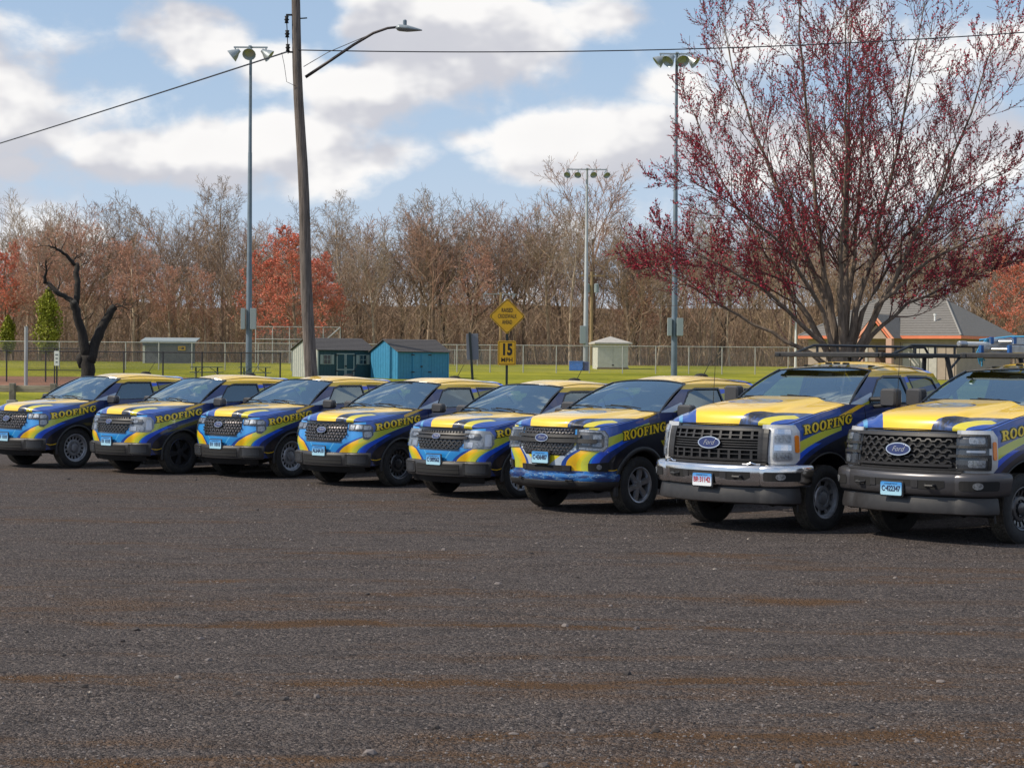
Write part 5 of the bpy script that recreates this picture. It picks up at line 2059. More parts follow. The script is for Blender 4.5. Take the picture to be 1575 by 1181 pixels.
# dugout
dl = at(224, 560, 160)
root = empty('dugout', (dl.x, 160, gz(dl.x, 160)))
tag(root, 'grey block dugout with sloping roof and yellow sign at the far field edge', 'dugout')
M['block'] = plain('grey_block', (0.13, 0.135, 0.15), .9, var=.12, vscale=2)
obj('rear_wall', MB().box((2.0, .1, .85), (4.1, .2, 1.75)), M['block'], root)
obj('end_wall', MB().prism([(-.02, 0), (1.6, 0), (1.6, 1.95), (-.02, 1.70)], lambda a, b, t: Vector((t, a, b)), -.25, -.055), M['creamwall'], root)  # pale wall colour stands in for sunlight on this end
obj('roof', MB().prism([(-.35, 1.76), (1.9, 2.06), (1.9, 2.14), (-.35, 1.84)], lambda a, b, t: Vector((t, a, b)), -.4, 4.2), M['boxgrey'], root)
obj('fascia', MB().box((1.9, -.06, 1.62), (4.3, .05, .36)), plain('dugout_fascia', (.10, .12, .15), .7), root)
so_ = obj('notice', MB().rbox((3.0, -.12, 1.25), (.62, .02, .36), .02, axis=1), M['signyellow'], root)
obj('notice_print', MB().box((2.86, -.135, 1.25), (.06, .004, .16)).box((3.08, -.135, 1.25), (.22, .004, .18)), M['signblack'], so_)['kind'] = 'stuff'

# backstop
root = empty('backstop', (at(393, 560, 165).x, 165, gz(-18, 165)))
tag(root, 'tall pipe-framed chain-link backstop behind the dark teal shed', 'backstop')
bw, bh = at(523, 560, 165).x - at(393, 560, 165).x, at(460, 503, 165).z - gz(-18, 165)
for k in range(6):
    obj('post', MB().tube([(bw * k / 5, 0, 0), (bw * k / 5, 0, bh)], .045, 6), M['galv'], root)
for z in (bh, bh * .66, bh * .33):
    obj('rail', MB().tube([(0, -.02, z), (bw, -.02, z)], .04, 6), M['galv'], root)
obj('brace', MB().tube([(bw, 0, bh), (bw - 1.9, -1.4, bh * .42)], .05, 6), M['galv'], root)
obj('chain_link', MB().poly([Vector((0, .03, 0)), Vector((bw, .03, 0)), Vector((bw, .03, bh)), Vector((0, .03, bh))]), CH, root)

# picnic tables
M['tabletop'] = plain('green_grey_plank', (0.10, 0.15, 0.13), .7, var=.2, vscale=3)
M['tableleg'] = plain('table_leg_steel', (0.05, 0.07, 0.07), .6, .3)
for px, lab in ((318, 'green picnic table left of the tall floodlight pole'), (392, 'green picnic table right of the tall floodlight pole, beside the dark teal shed')):
    c = at(px, 560, 117)
    root = empty('picnic_table', (c.x, 117, gz(c.x, 117)), radians(4))
    tag(root, lab, 'picnic table', 'picnic tables on the infield edge')
    for k in range(5):
        obj('table_plank', MB().box((0, -.30 + k * .15, .78), (1.9, .14, .045)), M['tabletop'], root)
    for y in (-.72, .72):
        obj('bench_plank', MB().box((0, y, .46), (1.9, .26, .045)), M['tabletop'], root)
    for x in (-.65, .65):
        obj('leg', MB().tube([(x, -.55, 0), (x, -.2, .76)], .03, 6), M['tableleg'], root)
        obj('leg', MB().tube([(x, .55, 0), (x, .2, .76)], .03, 6), M['tableleg'], root)
        obj('cross_brace', MB().tube([(x, -.75, .43), (x, .75, .43)], .025, 6).tube([(x, 0, .43), (x * .3, 0, .74)], .02, 6), M['tableleg'], root)

# blue equipment box
c = at(890, 560, 146)
root = empty('equipment_box', (c.x, 146, gz(c.x, 146)), radians(-12))
tag(root, 'low bright blue equipment box at the foot of the slim pale light pole', 'box')
obj('body', MB().rbox((-.15, 0, .33), (1.05, .6, .64), .04, axis=1), plain('bright_blue_plastic', (.02, .13, .48), .5, var=.15, vscale=4), root)
obj('lid', MB().rbox((-.15, 0, .68), (1.10, .66, .07), .03, axis=2), plain('blue_lid', (.03, .16, .52), .5), root)
obj('side_bin', MB().rbox((.62, .02, .34), (.42, .5, .68), .04, axis=1), plain('navy_bin', (.012, .03, .13), .5), root)

# far wooden poles and flagpole
for px, topy, d, lab, kind in ((909, 418, 170, 'tan wooden utility pole with transformer cans beside the slim pale light pole', 'can'), (769.5, 450, 172, 'thin tan wooden pole with a crossarm behind the diamond sign', 'arm')):
    b = at(px, 560, d)
    g = gz(b.x, d)
    H = at(px, topy, d).z - g
    root = empty('utility_pole', (b.x, d, g))
    tag(root, lab, 'utility pole')
    obj('pole', MB().tube([(0, 0, 0), (0, 0, H)], [.17, .12], 9), M['tanwood'], root)
    if kind == 'can':
        for x in (-.38, .42):
            obj('transformer', MB().lathe([(0, -.4), (.22, -.38), (.22, .35), (.12, .42), (0, .42)], 12, 'Z', (x, 0, H - 1.45)), M['boxgrey'], root)
        obj('crossarm', MB().box((0, -.05, H - .35), (2.2, .1, .1)), M['tanwood'], root)
    else:
        obj('crossarm', MB().box((-.1, -.05, H - .15), (3.0, .08, .07)), M['boxgrey'], root)
        obj('bracket', MB().box((-1.50, -.1, H - .3), (.08, .08, .25)).box((1.2, -.1, H - .3), (.09, .08, .25)), M['boxgrey'], root)
c = at(1223.5, 560, 150)
g = gz(c.x, 150)
root = empty('flagpole', (c.x, 150, g))
tag(root, 'white flagpole with a furled red and white flag left of the building', 'flagpole')
H = at(1224, 455, 150).z - g
obj('pole', MB().tube([(0, 0, 0), (0, 0, H)], [.10, .055], 9), M['white'], root)
obj('finial', MB().lathe([(0, -.09), (.07, -.05), (.09, 0), (.07, .06), (0, .09)], 10, 'Z', (0, 0, H + .08)), M['galv'], root)
fl = MB()
fl.grid(lambda s, t: Vector((-.08 - .22 * s * (.6 + .4 * t) + .05 * sin(9 * s + 3 * t), -.06 + .10 * sin(11 * s), H - .55 - 1.5 * t - .35 * s)), 10, 10)
mf, tf, bf_ = newmat('flag_cloth')
x, y, z = xyz(tf, tf.nodes.new('ShaderNodeTexCoord').outputs['Object'])
stp = ((z + x * .9) * 4.5)._m('FRACT')
tf.links.new(mixc(tf, (.45, .05, .06), (.55, .50, .50), stp > .5), bf_.inputs['Base Color'])
obj('flag', fl, mf, root, smooth='all')

# pavilion with hip roof and salmon trim
M['salmon'] = plain('salmon_fascia', (0.72, 0.20, 0.10), .6, var=.06, vscale=3)
M['salmonpale'] = plain('pale_salmon_trim', (0.75, 0.33, 0.22), .6)
M['tanwall'] = plain('tan_panel_wall', (0.36, 0.29, 0.235), .8, var=.08, vscale=2)
M['panelwhite'] = plain('off_white_panel', (0.46, 0.44, 0.40), .7, var=.08, vscale=3)
M['roofgrey'] = plain('weathered_grey_shingles', (0.165, 0.155, 0.145), .95, var=.16, vscale=5, stretch=(1, 5, 1), bump=.3, bscale=10)
ec = at(1478, 516, 127)
g = gz(ec.x, 127)
root = empty('park_pavilion', (ec.x, 127, g), radians(-35))
tag(root, 'low park building with grey hip roof, salmon fascia and small entry gable', 'building')
Lf, Df, he, hr_ = 11.8, 10.8, ec.z - g, at(1400, 458, 131).z - g
# local: front runs from 0 to -Lf along x at y=0, depth +y; eave overhang .5
obj('wall', MB().box((-Lf / 2, Df / 2, (he - .2) / 2), (Lf - 1.0, Df - 1.0, he - .2)), M['tanwall'], root)
RL = 3.9
E_ = [Vector((0, 0, he)), Vector((-Lf, 0, he)), Vector((-Lf, Df, he)), Vector((0, Df, he))]
R0, R1 = Vector((-RL + .6, Df / 2, hr_)), Vector((-Lf + RL - .6, Df / 2, hr_))
for nm, q in (('front', [E_[0], E_[1], R1, R0]), ('end', [E_[3], E_[0], R0]), ('rear', [E_[2], E_[3], R0, R1]), ('end', [E_[1], E_[2], R1])):
    ro_ = obj('roof', MB().poly(q), M['roofgrey'], root)
obj('ceiling', MB().poly([p - Vector((0, 0, .21)) for p in E_]), M['panelwhite'], root)
for a, b in zip(E_, E_[1:] + E_[:1]):
    mid = (a + b) / 2
    L_ = (b - a)
    obj('fascia', MB().box(mid - Vector((0, 0, .11)), (abs(L_.x) + .05 if abs(L_.x) > .1 else .06, abs(L_.y) - .06 if abs(L_.y) > .1 else .06, .20)), M['salmon'], root)
for a, b in ((E_[0], R0), (E_[1], R1), (R0, R1)):
    obj('ridge_cap', MB().tube([a + Vector((0, 0, .02)), b + Vector((0, 0, .02))], .06, 6), plain('ridge_cap_grey', (.26, .25, .235), .9) if 'ridge_cap_grey' not in bpy.data.materials else bpy.data.materials['ridge_cap_grey'], root)
for k in range(1, 15):      # shingle courses on the face in view
    t = k / 15
    a, b = lerp(E_[0], R0, t), lerp(E_[1], R1, t)
    m_ = (a + b) / 2
    obj('shingle_course', MB().box(m_ + Vector((0, -.006, .012)), (abs(a.x - b.x) - .05, .03, .014)), M['roofgrey'], root)
for k in range(16):
    obj('wall_panel', MB().box((-.9 - k * .62, .47, (he - .5) / 2), (.56, .05, he - .6)), M['panelwhite'] if (k % 8) in (2, 3, 4, 5) else M['tanwall'], root)
obj('roof_vent', MB().lathe([(.07, 0), (.07, .35), (.10, .36), (.10, .5), (0, .5)], 8, 'Z', (-2.7, 2.1, lerp(he, hr_, 2.1 / (Df / 2)))), M['white'], root)
gx = -5.55      # entry gable
gw, gh = 1.12, 1.42
for sgn in (-1, 1):
    obj('gable_board', MB().prism([(gx + sgn * (gw + .08), he - .22), (gx, he + gh - .22), (gx, he + gh - .02), (gx + sgn * (gw + .30), he - .22)], lambda a, b, t: Vector((a, t, b)), -1.30, -1.22), M['salmonpale'], root)
    obj('gable_board', MB().prism([(gx + sgn * (gw - .14), he - .22), (gx, he + gh - .50), (gx, he + gh - .32), (gx + sgn * (gw + .02), he - .22)], lambda a, b, t: Vector((a, t, b)), -1.26, -1.16), M['salmon'], root)
    A = [Vector((gx + sgn * (gw + .32), -1.32, he - .20)), Vector((gx, -1.32, he + gh)), Vector((gx, 2.6, he + gh)), Vector((gx + sgn * (gw + .32), .1, he - .20))]
    obj('gable_roof', MB().poly(A), M['roofgrey'], root)
    obj('column', MB().rbox((gx + sgn * gw * .92, -1.1, (he - .2) / 2), (.42, .36, he - .2), .02, axis=2), plain('pink_column', (.50, .32, .25), .8) if 'pink_column' not in bpy.data.materials else bpy.data.materials['pink_column'], root)
obj('gable_panel', MB().prism([(gx - gw * .7, he - .22), (gx + gw * .7, he - .22), (gx, he + gh * .5)], lambda a, b, t: Vector((a, t, b)), -1.02, -.98), M['tanwall'], root)
obj('entry_door', MB().box((gx - .2, .40, 1.0), (.95, .06, 2.0)), plain('brown_door', (.10, .055, .04), .7), root)
obj('entry_window', MB().box((gx + .55, .40, 1.65), (.5, .06, .5)), M['paneglass'], root)
# ------------------------------------------------------------------ trees
def rnd_unit(rng):
    while True:
        v = Vector((rng.uniform(-1, 1), rng.uniform(-1, 1), rng.uniform(-1, 1)))
        if .05 < v.length < 1: return v.normalized()


def grow(rng, p, d, L, r, lev, S, out, tips):
    n = S['seg'][lev]
    pts, rad = [p.copy()], [r]
    d = d.normalized()
    for i in range(n):
        d = (d + rnd_unit(rng) * S['wob'][lev] + Vector((0, 0, S['up'][lev]))).normalized()
        p = p + d * (L / n)
        pts.append(p.copy())
        rad.append(max(S['rmin'], r * (1 - (i + 1) / n * S['tap'][lev])))
    out.append((pts, rad, lev))
    children(rng, pts, rad, L, lev, S, out, tips)


def children(rng, pts, rad, L, lev, S, out, tips):
    if lev >= S['max']:
        tips.append(pts)
        return
    n = len(pts) - 1
    k_ = S['n'][lev]
    az = rng.uniform(0, 6.3)
    for k in range(k_):
        t = lerp(S['st'][lev], .98, (k + rng.random() * .9) / k_)
        f = t * n
        i = min(n - 1, int(f))
        q = lerp(pts[i], pts[i + 1], f - i)
        rr = lerp(rad[i], rad[i + 1], f - i)
        dd = (pts[i + 1] - pts[i]).normalized()
        az += 2.4 + rng.uniform(-.5, .5)
        ref = Vector((0, 0, 1)) if abs(dd.z) < .9 else Vector((1, 0, 0))
        e1 = dd.cross(ref).normalized()
        e2 = dd.cross(e1)
        an = radians(S['ang'][lev] + rng.uniform(-12, 12)) * lerp(1.12, .75, t)
        cd = dd * cos(an) + (e1 * cos(az) + e2 * sin(az)) * sin(an)
        cl = L * S['rat'][lev] * rng.uniform(.65, 1.15) * (1.0 - S['sh'][lev] * (t - S['st'][lev]) / (1 - S['st'][lev] + .01))
        grow(rng, q, cd, cl, max(S['rmin'], rr * S['rk'][lev]), lev + 1, S, out, tips)


def tubes(chains, sides):
    mb = MB()
    V, F = mb.v, mb.f
    for pts, rad, lev in chains:
        n = sides[lev]
        b = len(V)
        m = len(pts)
        for i in range(m):
            t = pts[min(i + 1, m - 1)] - pts[max(i - 1, 0)]
            t.normalize()
            ref = Vector((0, 0, 1)) if abs(t.z) < .85 else Vector((1, 0, 0))
            e1 = t.cross(ref).normalized()
            e2 = t.cross(e1)
            p, r = pts[i], rad[i]
            for k in range(n):
                a = 2 * pi * k / n
                c, s = cos(a) * r, sin(a) * r
                V.append((p.x + e1.x * c + e2.x * s, p.y + e1.y * c + e2.y * s, p.z + e1.z * c + e2.z * s))
        for i in range(m - 1):
            for k in range(n):
                k2 = (k + 1) % n
                F.append((b + i * n + k, b + i * n + k2, b + i * n + n + k2, b + i * n + n + k))
    return mb


def buds(rng, tips, per, size, mt):
    mb = MB()
    for pts in tips:
        for _ in range(per):
            i = rng.randrange(len(pts) - 1)
            c = lerp(pts[i], pts[i + 1], rng.random()) + rnd_unit(rng) * size * .7
            for _k in range(2):
                a, b = rnd_unit(rng) * size * rng.uniform(.5, 1.1), rnd_unit(rng) * size * rng.uniform(.4, .9)
                mb.add([c - a - b * .5, c + a * .3 - b, c + a + b * .4, c - a * .2 + b], [(0, 1, 2, 3)])
    return mb


def bark(name, c, var=.35):
    return plain(name, c, .92, var=var, vscale=2.2, stretch=(2, 2, .6))


BK = [bark('grey_brown_bark', (0.24, 0.180, 0.130)), bark('brown_bark', (0.20, 0.142, 0.100)), bark('pale_bark', (0.40, 0.315, 0.230)), bark('dark_bark', (0.105, 0.078, 0.060))]
TW = [bark('brown_twigs', (0.32, 0.222, 0.150)), bark('red_brown_twigs', (0.36, 0.215, 0.150)), bark('grey_twigs', (0.33, 0.255, 0.190)), bark('dark_twigs', (0.185, 0.135, 0.100))]
M['redbud'] = plain('far_red_buds', (0.80, 0.25, 0.17), .8, var=.3, vscale=1.5)
M['pinkbud'] = plain('far_pink_buds', (0.74, 0.43, 0.33), .8, var=.3, vscale=1.5)
M['tanbud'] = plain('tan_buds', (0.34, 0.22, 0.13), .8, var=.3, vscale=1.5)

FOREST = []


def forest_tree(seed, H, r, S_over, trunk_m, twig_m, bud=None):
    rng = random.Random(seed)
    S = dict(seg=[9, 6, 4, 3, 2], wob=[.07, .15, .16, .13, .12], up=[.03, .07, .06, .05, .04], tap=[.80, .85, .85, .8, .7], n=[15, 8, 6, 4, 0], st=[.34, .25, .2, .2, 0], ang=[48, 46, 44, 42, 40],
             rat=[.40, .52, .52, .55, .5], sh=[.45, .4, .3, .2, 0], rk=[.55, .55, .5, .6, .6], rmin=.0125, max=4)
    S.update(S_over)
    out, tips = [], []
    grow(rng, Vector((0, 0, -.3)), Vector((rng.uniform(-.08, .08), rng.uniform(-.08, .08), 1)), H, r, 0, S, out, tips)
    tr = tubes([c for c in out if c[2] == 0], [8] * 5)
    cr = tubes([c for c in out if c[2] > 0], [8, 5, 3, 3, 3])
    res = [('trunk', mesh_of('trunk', tr, trunk_m, 'all')), ('crown', mesh_of('crown', cr, twig_m))]
    if bud:
        res.append(('blossom', mesh_of('blossom', buds(rng, tips, bud[1], bud[2], M[bud[0]]), M[bud[0]])))
    return res


VB = dict(seg=[6, 7, 5, 3, 2], n=[9, 9, 6, 4, 0], st=[.50, .28, .2, .2, 0], ang=[36, 36, 40, 42, 40], rat=[.80, .44, .50, .52, .5], sh=[.05, .3, .3, .2, 0], up=[.03, .05, .05, .05, .04], wob=[.06, .13, .15, .13, .12], rk=[.60, .52, .5, .6, .6])
VAR = [forest_tree(1, 9.5, .27, VB, BK[0], TW[0]),
       forest_tree(2, 8.5, .32, dict(VB, st=[.42, .25, .2, .2, 0], ang=[50, 42, 42, 42, 40], wob=[.10, .20, .20, .16, .14], rat=[.95, .44, .5, .52, .5]), BK[3], TW[3]),
       forest_tree(3, 18.0, .22, dict(st=[.50, .3, .2, .2, 0], n=[13, 8, 6, 4, 0], ang=[36, 44, 44, 42, 40], rat=[.32, .55, .52, .55, .5]), BK[2], TW[2]),
       forest_tree(4, 10.0, .25, dict(VB, ang=[30, 36, 40, 42, 40], n=[8, 9, 6, 4, 0]), BK[1], TW[1]),
       forest_tree(5, 11.0, .21, dict(VB, ang=[28, 34, 38, 40, 40], rat=[.65, .46, .5, .52, .5]), BK[2], TW[2]),
       forest_tree(6, 9.0, .24, dict(VB, ang=[44, 40, 40, 42, 40], st=[.38, .28, .2, .2, 0]), BK[1], TW[0])]
RED = [forest_tree(21, 10.0, .17, dict(st=[.20, .2, .2, .2, 0], ang=[50, 46, 44, 42, 40], n=[16, 8, 6, 4, 0]), BK[0], TW[1], ('redbud', 4, .055)),
       forest_tree(22, 13.5, .19, dict(st=[.28, .2, .2, .2, 0], n=[16, 8, 6, 4, 0]), BK[2], TW[1], ('pinkbud', 3, .048))]
SAP = [forest_tree(31, 8.0, .075, dict(max=3, n=[12, 6, 5, 0, 0], st=[.15, .2, .2, .2, 0], ang=[34, 38, 40, 40, 40], rat=[.36, .5, .5, .5, .5]), BK[2], TW[0]),
       forest_tree(32, 6.0, .06, dict(max=3, n=[12, 6, 5, 0, 0], st=[.05, .2, .2, .2, 0], ang=[40, 42, 40, 40, 40], rat=[.42, .5, .5, .5, .5]), BK[0], TW[2])]


def place(name, var, x, y, s, rz, label, cat='tree', group=None, sx=1.0):
    e = empty(name, (x, y, gz(x, y) - .05), rz)
    e.scale = (s * sx, s * sx, s)
    tag(e, label, cat, group)
    for nm, me in var:
        obj(nm, me, None, e)
    return e


GRP = 'bare trees of the woods behind the ball field'
LAB = 'bare brown tree standing in the woods behind the ball field'
random.seed(77)
# individual trees that the photo lets one pick out: (pixel x, depth, top pixel y, variant, label)
KEY = [(262, 178, 262, 0, 'broad round-topped bare tree rising above the dugout'),
       (905, 182, 236, 3, 'tallest bare tree of the woods, behind the slim pale light pole'),
       (690, 180, 285, 1, 'dark crooked bare tree behind the blue shed'),
       (640, 186, 288, 1, 'twisted dark bare tree behind the sheds'),
       (350, 180, 268, 2, 'slender pale bare tree right of the dugout'),
       (1090, 184, 300, 2, 'pale-trunked bare tree behind the right tall floodlight pole'),
       (40, 184, 285, 4, 'upright bare tree at the far left of the woods'),
       (1520, 178, 300, 3, 'dark bare tree behind the right end of the pavilion'),
       (530, 182, 290, 2, 'forked bare tree right of the utility pole'),
       (785, 186, 285, 0, 'bare tree directly behind the yellow diamond sign')]
for px, d, ty, v, lab in KEY:
    p = at(px, 559, d)
    H = at(px, ty, d).z - gz(p.x, d)
    h0 = max(q.co.z for q in VAR[v][1][1].vertices)
    place('bare_tree', VAR[v], p.x, d, H / h0, random.uniform(0, 6.3), lab, group=GRP, sx=1.12)
hts = [max(q.co.z for q in v[1][1].vertices) for v in VAR]
MARKS = [(60, 'the small dark cedar'), (115, 'the yellow-green cedar'), (200, 'the dead tree'), (320, 'the dugout'), (430, 'the left tall floodlight pole'), (500, 'the utility pole'), (575, 'the dark teal shed'), (690, 'the blue shed'),
         (745, 'the grey sign back'), (830, 'the diamond sign'), (920, 'the slim pale light pole'), (990, 'the small white shed'), (1100, 'the right tall floodlight pole'), (1240, 'the flagpole'), (1400, 'the red budding tree'), (9999, 'the pavilion roof')]
LOOK = ['grey-brown rounded', 'dark crooked', 'slender pale-barked', 'reddish-brown upright', 'pale narrow', 'brown spreading']
DEEP = ['at the wood edge', 'in the second tree rank', 'deeper in the woods', 'farthest back in the woods']
for row, (d0, d1, n, t0, t1) in enumerate(((172, 180, 26, 300, 400), (182, 194, 34, 282, 335), (196, 214, 36, 320, 385), (216, 245, 48, 350, 410))):
    for k in range(n):
        d = random.uniform(d0, d1)
        px = lerp(-35, 1612, (k + random.random()) / n)
        p = at(px, 559, d)
        v = random.choice([0, 0, 1, 2, 3, 4, 5])
        top = random.uniform(t0, t1) - 6 * sin(px * .011) + (14 if px < 170 else 0)
        H = at(px, top, d).z - gz(p.x, d)
        mk_ = next(m for q, m in MARKS if px < q)
        place('bare_tree', VAR[v], p.x, d, H / hts[v], random.uniform(0, 6.3), 'bare %s tree %s behind %s' % (LOOK[v], DEEP[row], mk_), group=GRP, sx=random.uniform(.95, 1.2))
REDS = [(455, 168, 345, 0, 'bright red-budded tree behind the utility pole and backstop'), (405, 171, 385, 0, 'red-budded tree behind the left tall floodlight pole'), (500, 172, 385, 0, 'low red-budded tree right of the utility pole'),
        (205, 172, 345, 1, 'pinkish budding tree left of the dugout'), (130, 176, 330, 1, 'pinkish budding tree behind the dead tree'), (60, 170, 340, 1, 'pinkish budding tree at the left edge above the green cedar'),
        (10, 172, 370, 0, 'red-budded tree at the far left edge of the woods'), (260, 171, 390, 1, 'low pinkish tree behind the dugout'), (725, 176, 368, 1, 'pinkish budding tree behind the blue shed'), (315, 173, 400, 1, 'low pinkish tree right of the dugout'),
        (985, 178, 400, 1, 'pinkish budding tree behind the small white shed'), (1560, 172, 390, 0, 'red-budded tree at the right edge behind the pavilion')]
rh = [max(q.co.z for q in v[1][1].vertices) for v in RED]
for px, d, ty, v, lab in REDS:
    p = at(px, 559, d)
    H = at(px, ty, d).z - gz(p.x, d)
    place('budding_tree', RED[v], p.x, d, H / rh[v], random.uniform(0, 6.3), lab, group='red and pink budding trees at the wood edge', sx=1.15)

# undergrowth: saplings and brush nobody could count
ug = MB()
rng = random.Random(5)
for k in range(3300):
    d = rng.uniform(169, 215)
    px = rng.uniform(-80, 1650)
    p = at(px, 559, d)
    g = gz(p.x, d) - .1
    h = rng.uniform(1.8, 8.5) * (1 if rng.random() < .75 else 1.5)
    pts = [Vector((p.x, d, g))]
    dr = Vector((rng.uniform(-.25, .25), rng.uniform(-.2, .2), 1))
    for j in range(4):
        dr = (dr + rnd_unit(rng) * .16).normalized()
        pts.append(pts[-1] + dr * h / 4)
    r = rng.uniform(.015, .045)
    ch = [(pts, [r, r * .8, r * .6, r * .4, .012], 0)]
    for j in range(9):
        i = rng.randrange(1, 4)
        a = lerp(pts[i], pts[i + 1], rng.random())
        dd = (Vector((rng.uniform(-1, 1), rng.uniform(-1, 1), rng.uniform(.2, 1)))).normalized()
        l_ = h * rng.uniform(.12, .32)
        m1 = a + dd * l_ * .5
        ch.append(([a, m1, m1 + (dd + Vector((0, 0, .4))) * l_ * .45], [.018, .015, .011], 0))
    t_ = tubes(ch, [3])
    ug.add(t_.v, t_.f)
M['brush'] = bark('undergrowth_stems', (0.31, 0.215, 0.142), .5)
tag(obj('undergrowth', ug, M['brush']), 'brown leafless undergrowth and saplings filling the edge of the woods', 'undergrowth', kind='stuff')

# green cedar at the wood edge
def cedar(name, label, px, d, ty, w):
    p = at(px, 559, d)
    g = gz(p.x, d)
    H = at(px, ty, d).z - g
    root = empty(name, (p.x, d, g))
    tag(root, label, 'tree')
    rng = random.Random(int(px))
    obj('trunk', MB().tube([(0, 0, 0), (.1, 0, H * .5), (0, 0, H * .92)], [.12, .09, .02], 7), BK[1], root)
    mb = MB()
    for k in range(5200):
        t = rng.random() ** .8
        z = lerp(.8, H, t)
        R = w * (sin(pi * min(1, (t * .86 + .14))) ** .7) * (.65 + .5 * mn.noise(Vector((t * 6, rng.random() * 2, px))))
        a = rng.uniform(0, 6.3)
        rr = R * sqrt(rng.random()) * (1 + .3 * sin(a * 3 + z * 2))
        c = Vector((rr * cos(a), rr * sin(a), z + rng.uniform(-.2, .2)))
        u, v = rnd_unit(rng) * .13, rnd_unit(rng) * .07
        mb.add([c - u, c + v, c + u, c - v], [(0, 1, 2, 3)])
    obj('crown', mb, M['cedar'], root)


M['cedar'] = plain('cedar_foliage', (0.22, 0.235, 0.018), .8, var=.5, vscale=1.2)  # yellow-green foliage, tone varied by noise
cedar('cedar_tree', 'bushy yellow-green cedar at the wood edge left of the dead tree', 74, 166, 446, 1.75)
cedar('cedar_tree', 'small dark green cedar at the far left edge of the woods', 12, 170, 488, .9)

# dead pruned tree
root = empty('dead_tree', (at(137, 560, 75).x, 75, 0))
tag(root, 'black leafless pruned tree with forked trunk behind the leftmost pickup', 'tree')
o0 = Vector((at(137, 560, 75).x, 75, 0))


def limb(pix, r0, r1, dy=0.0, sides=10, wob=.04, seed=1):
    rng = random.Random(seed)
    P = [at(a, b, 75) - o0 + Vector((0, dy * k / max(1, len(pix) - 1), 0)) for k, (a, b) in enumerate(pix)]
    Q, R = [], []
    n = len(P) - 1
    for i in range(n):
        for j in range(3):
            t = (i + j / 3) / n
            Q.append(lerp(P[i], P[i + 1], j / 3) + (rnd_unit(rng) * wob if i + j else Vector((0, 0, 0))))
            R.append(lerp(r0, r1, t) * rng.uniform(.96, 1.06))
    Q.append(P[-1])
    R.append(r1)
    return Q, R


M['deadbark'] = plain('black_wet_bark', (0.022, 0.018, 0.015), .9, var=.5, vscale=5, bump=.9, bscale=9, stretch=(3, 3, .8))
tq, tr_ = limb([(139, 636), (137, 600), (135, 570), (134, 545)], .34, .29)
obj('trunk', MB().tube(tq, [x_ * .88 for x_ in tr_], 12, ref0=Vector((0, 1, 0))), M['deadbark'], root, smooth='all')
obj('trunk', MB().tube([at(126, 566, 75) - o0, at(124, 552, 75) - o0, at(127, 545, 75) - o0], [.12, .20, .15], 9), M['deadbark'], root, smooth='all')
LIMBS = [([(138, 556), (146, 524), (157, 500), (166, 482), (174, 471)], .25, .16), ([(133, 552), (127, 510), (119, 478), (116, 465)], .23, .17),
         ([(116, 468), (118, 440), (115, 418), (114, 405)], .15, .11), ([(115, 408), (103, 393), (90, 384), (78, 378)], .09, .035),
         ([(115, 466), (102, 458), (88, 450), (76, 440), (69, 434)], .12, .10), ([(69, 436), (72, 420), (75, 402)], .085, .03),
         ([(174, 471), (186, 472), (200, 478)], .035, .012), ([(172, 474), (182, 468), (190, 470), (196, 462)], .03, .01), ([(114, 406), (112, 398), (117, 392)], .05, .02)]
for k, (pp, a, b) in enumerate(LIMBS):
    q, r_ = limb(pp, a, b, dy=.4 * (-1) ** k, wob=.03, seed=k)
    lm = obj('limb', MB().tube(q, [x_ * .86 for x_ in r_], 9, ref0=Vector((0, 1, 0))), M['deadbark'], root, smooth='all')
    tw_, tp_ = [], []
    Sd = dict(seg=[0, 4, 3, 2], wob=[0, .25, .3, .3], up=[0, .06, .05, .05], tap=[0, .8, .8, .7], n=[3 if k in (0, 1, 2, 4) else 6, 3, 0], st=[.45, .3, .2], ang=[60, 45, 40], rat=[.30 if k < 3 else .55, .5, .5], sh=[.2, .2, .2], rk=[.14 if k < 3 else .35, .5, .5], rmin=.008, max=2)
    children(random.Random(40 + k), q, r_, sum((b_ - a_).length for a_, b_ in zip(q, q[1:])), 0, Sd, tw_, tp_)
    obj('twig', tubes(tw_, [5, 4, 3, 3]), M['deadbark'], lm)['kind'] = 'stuff'

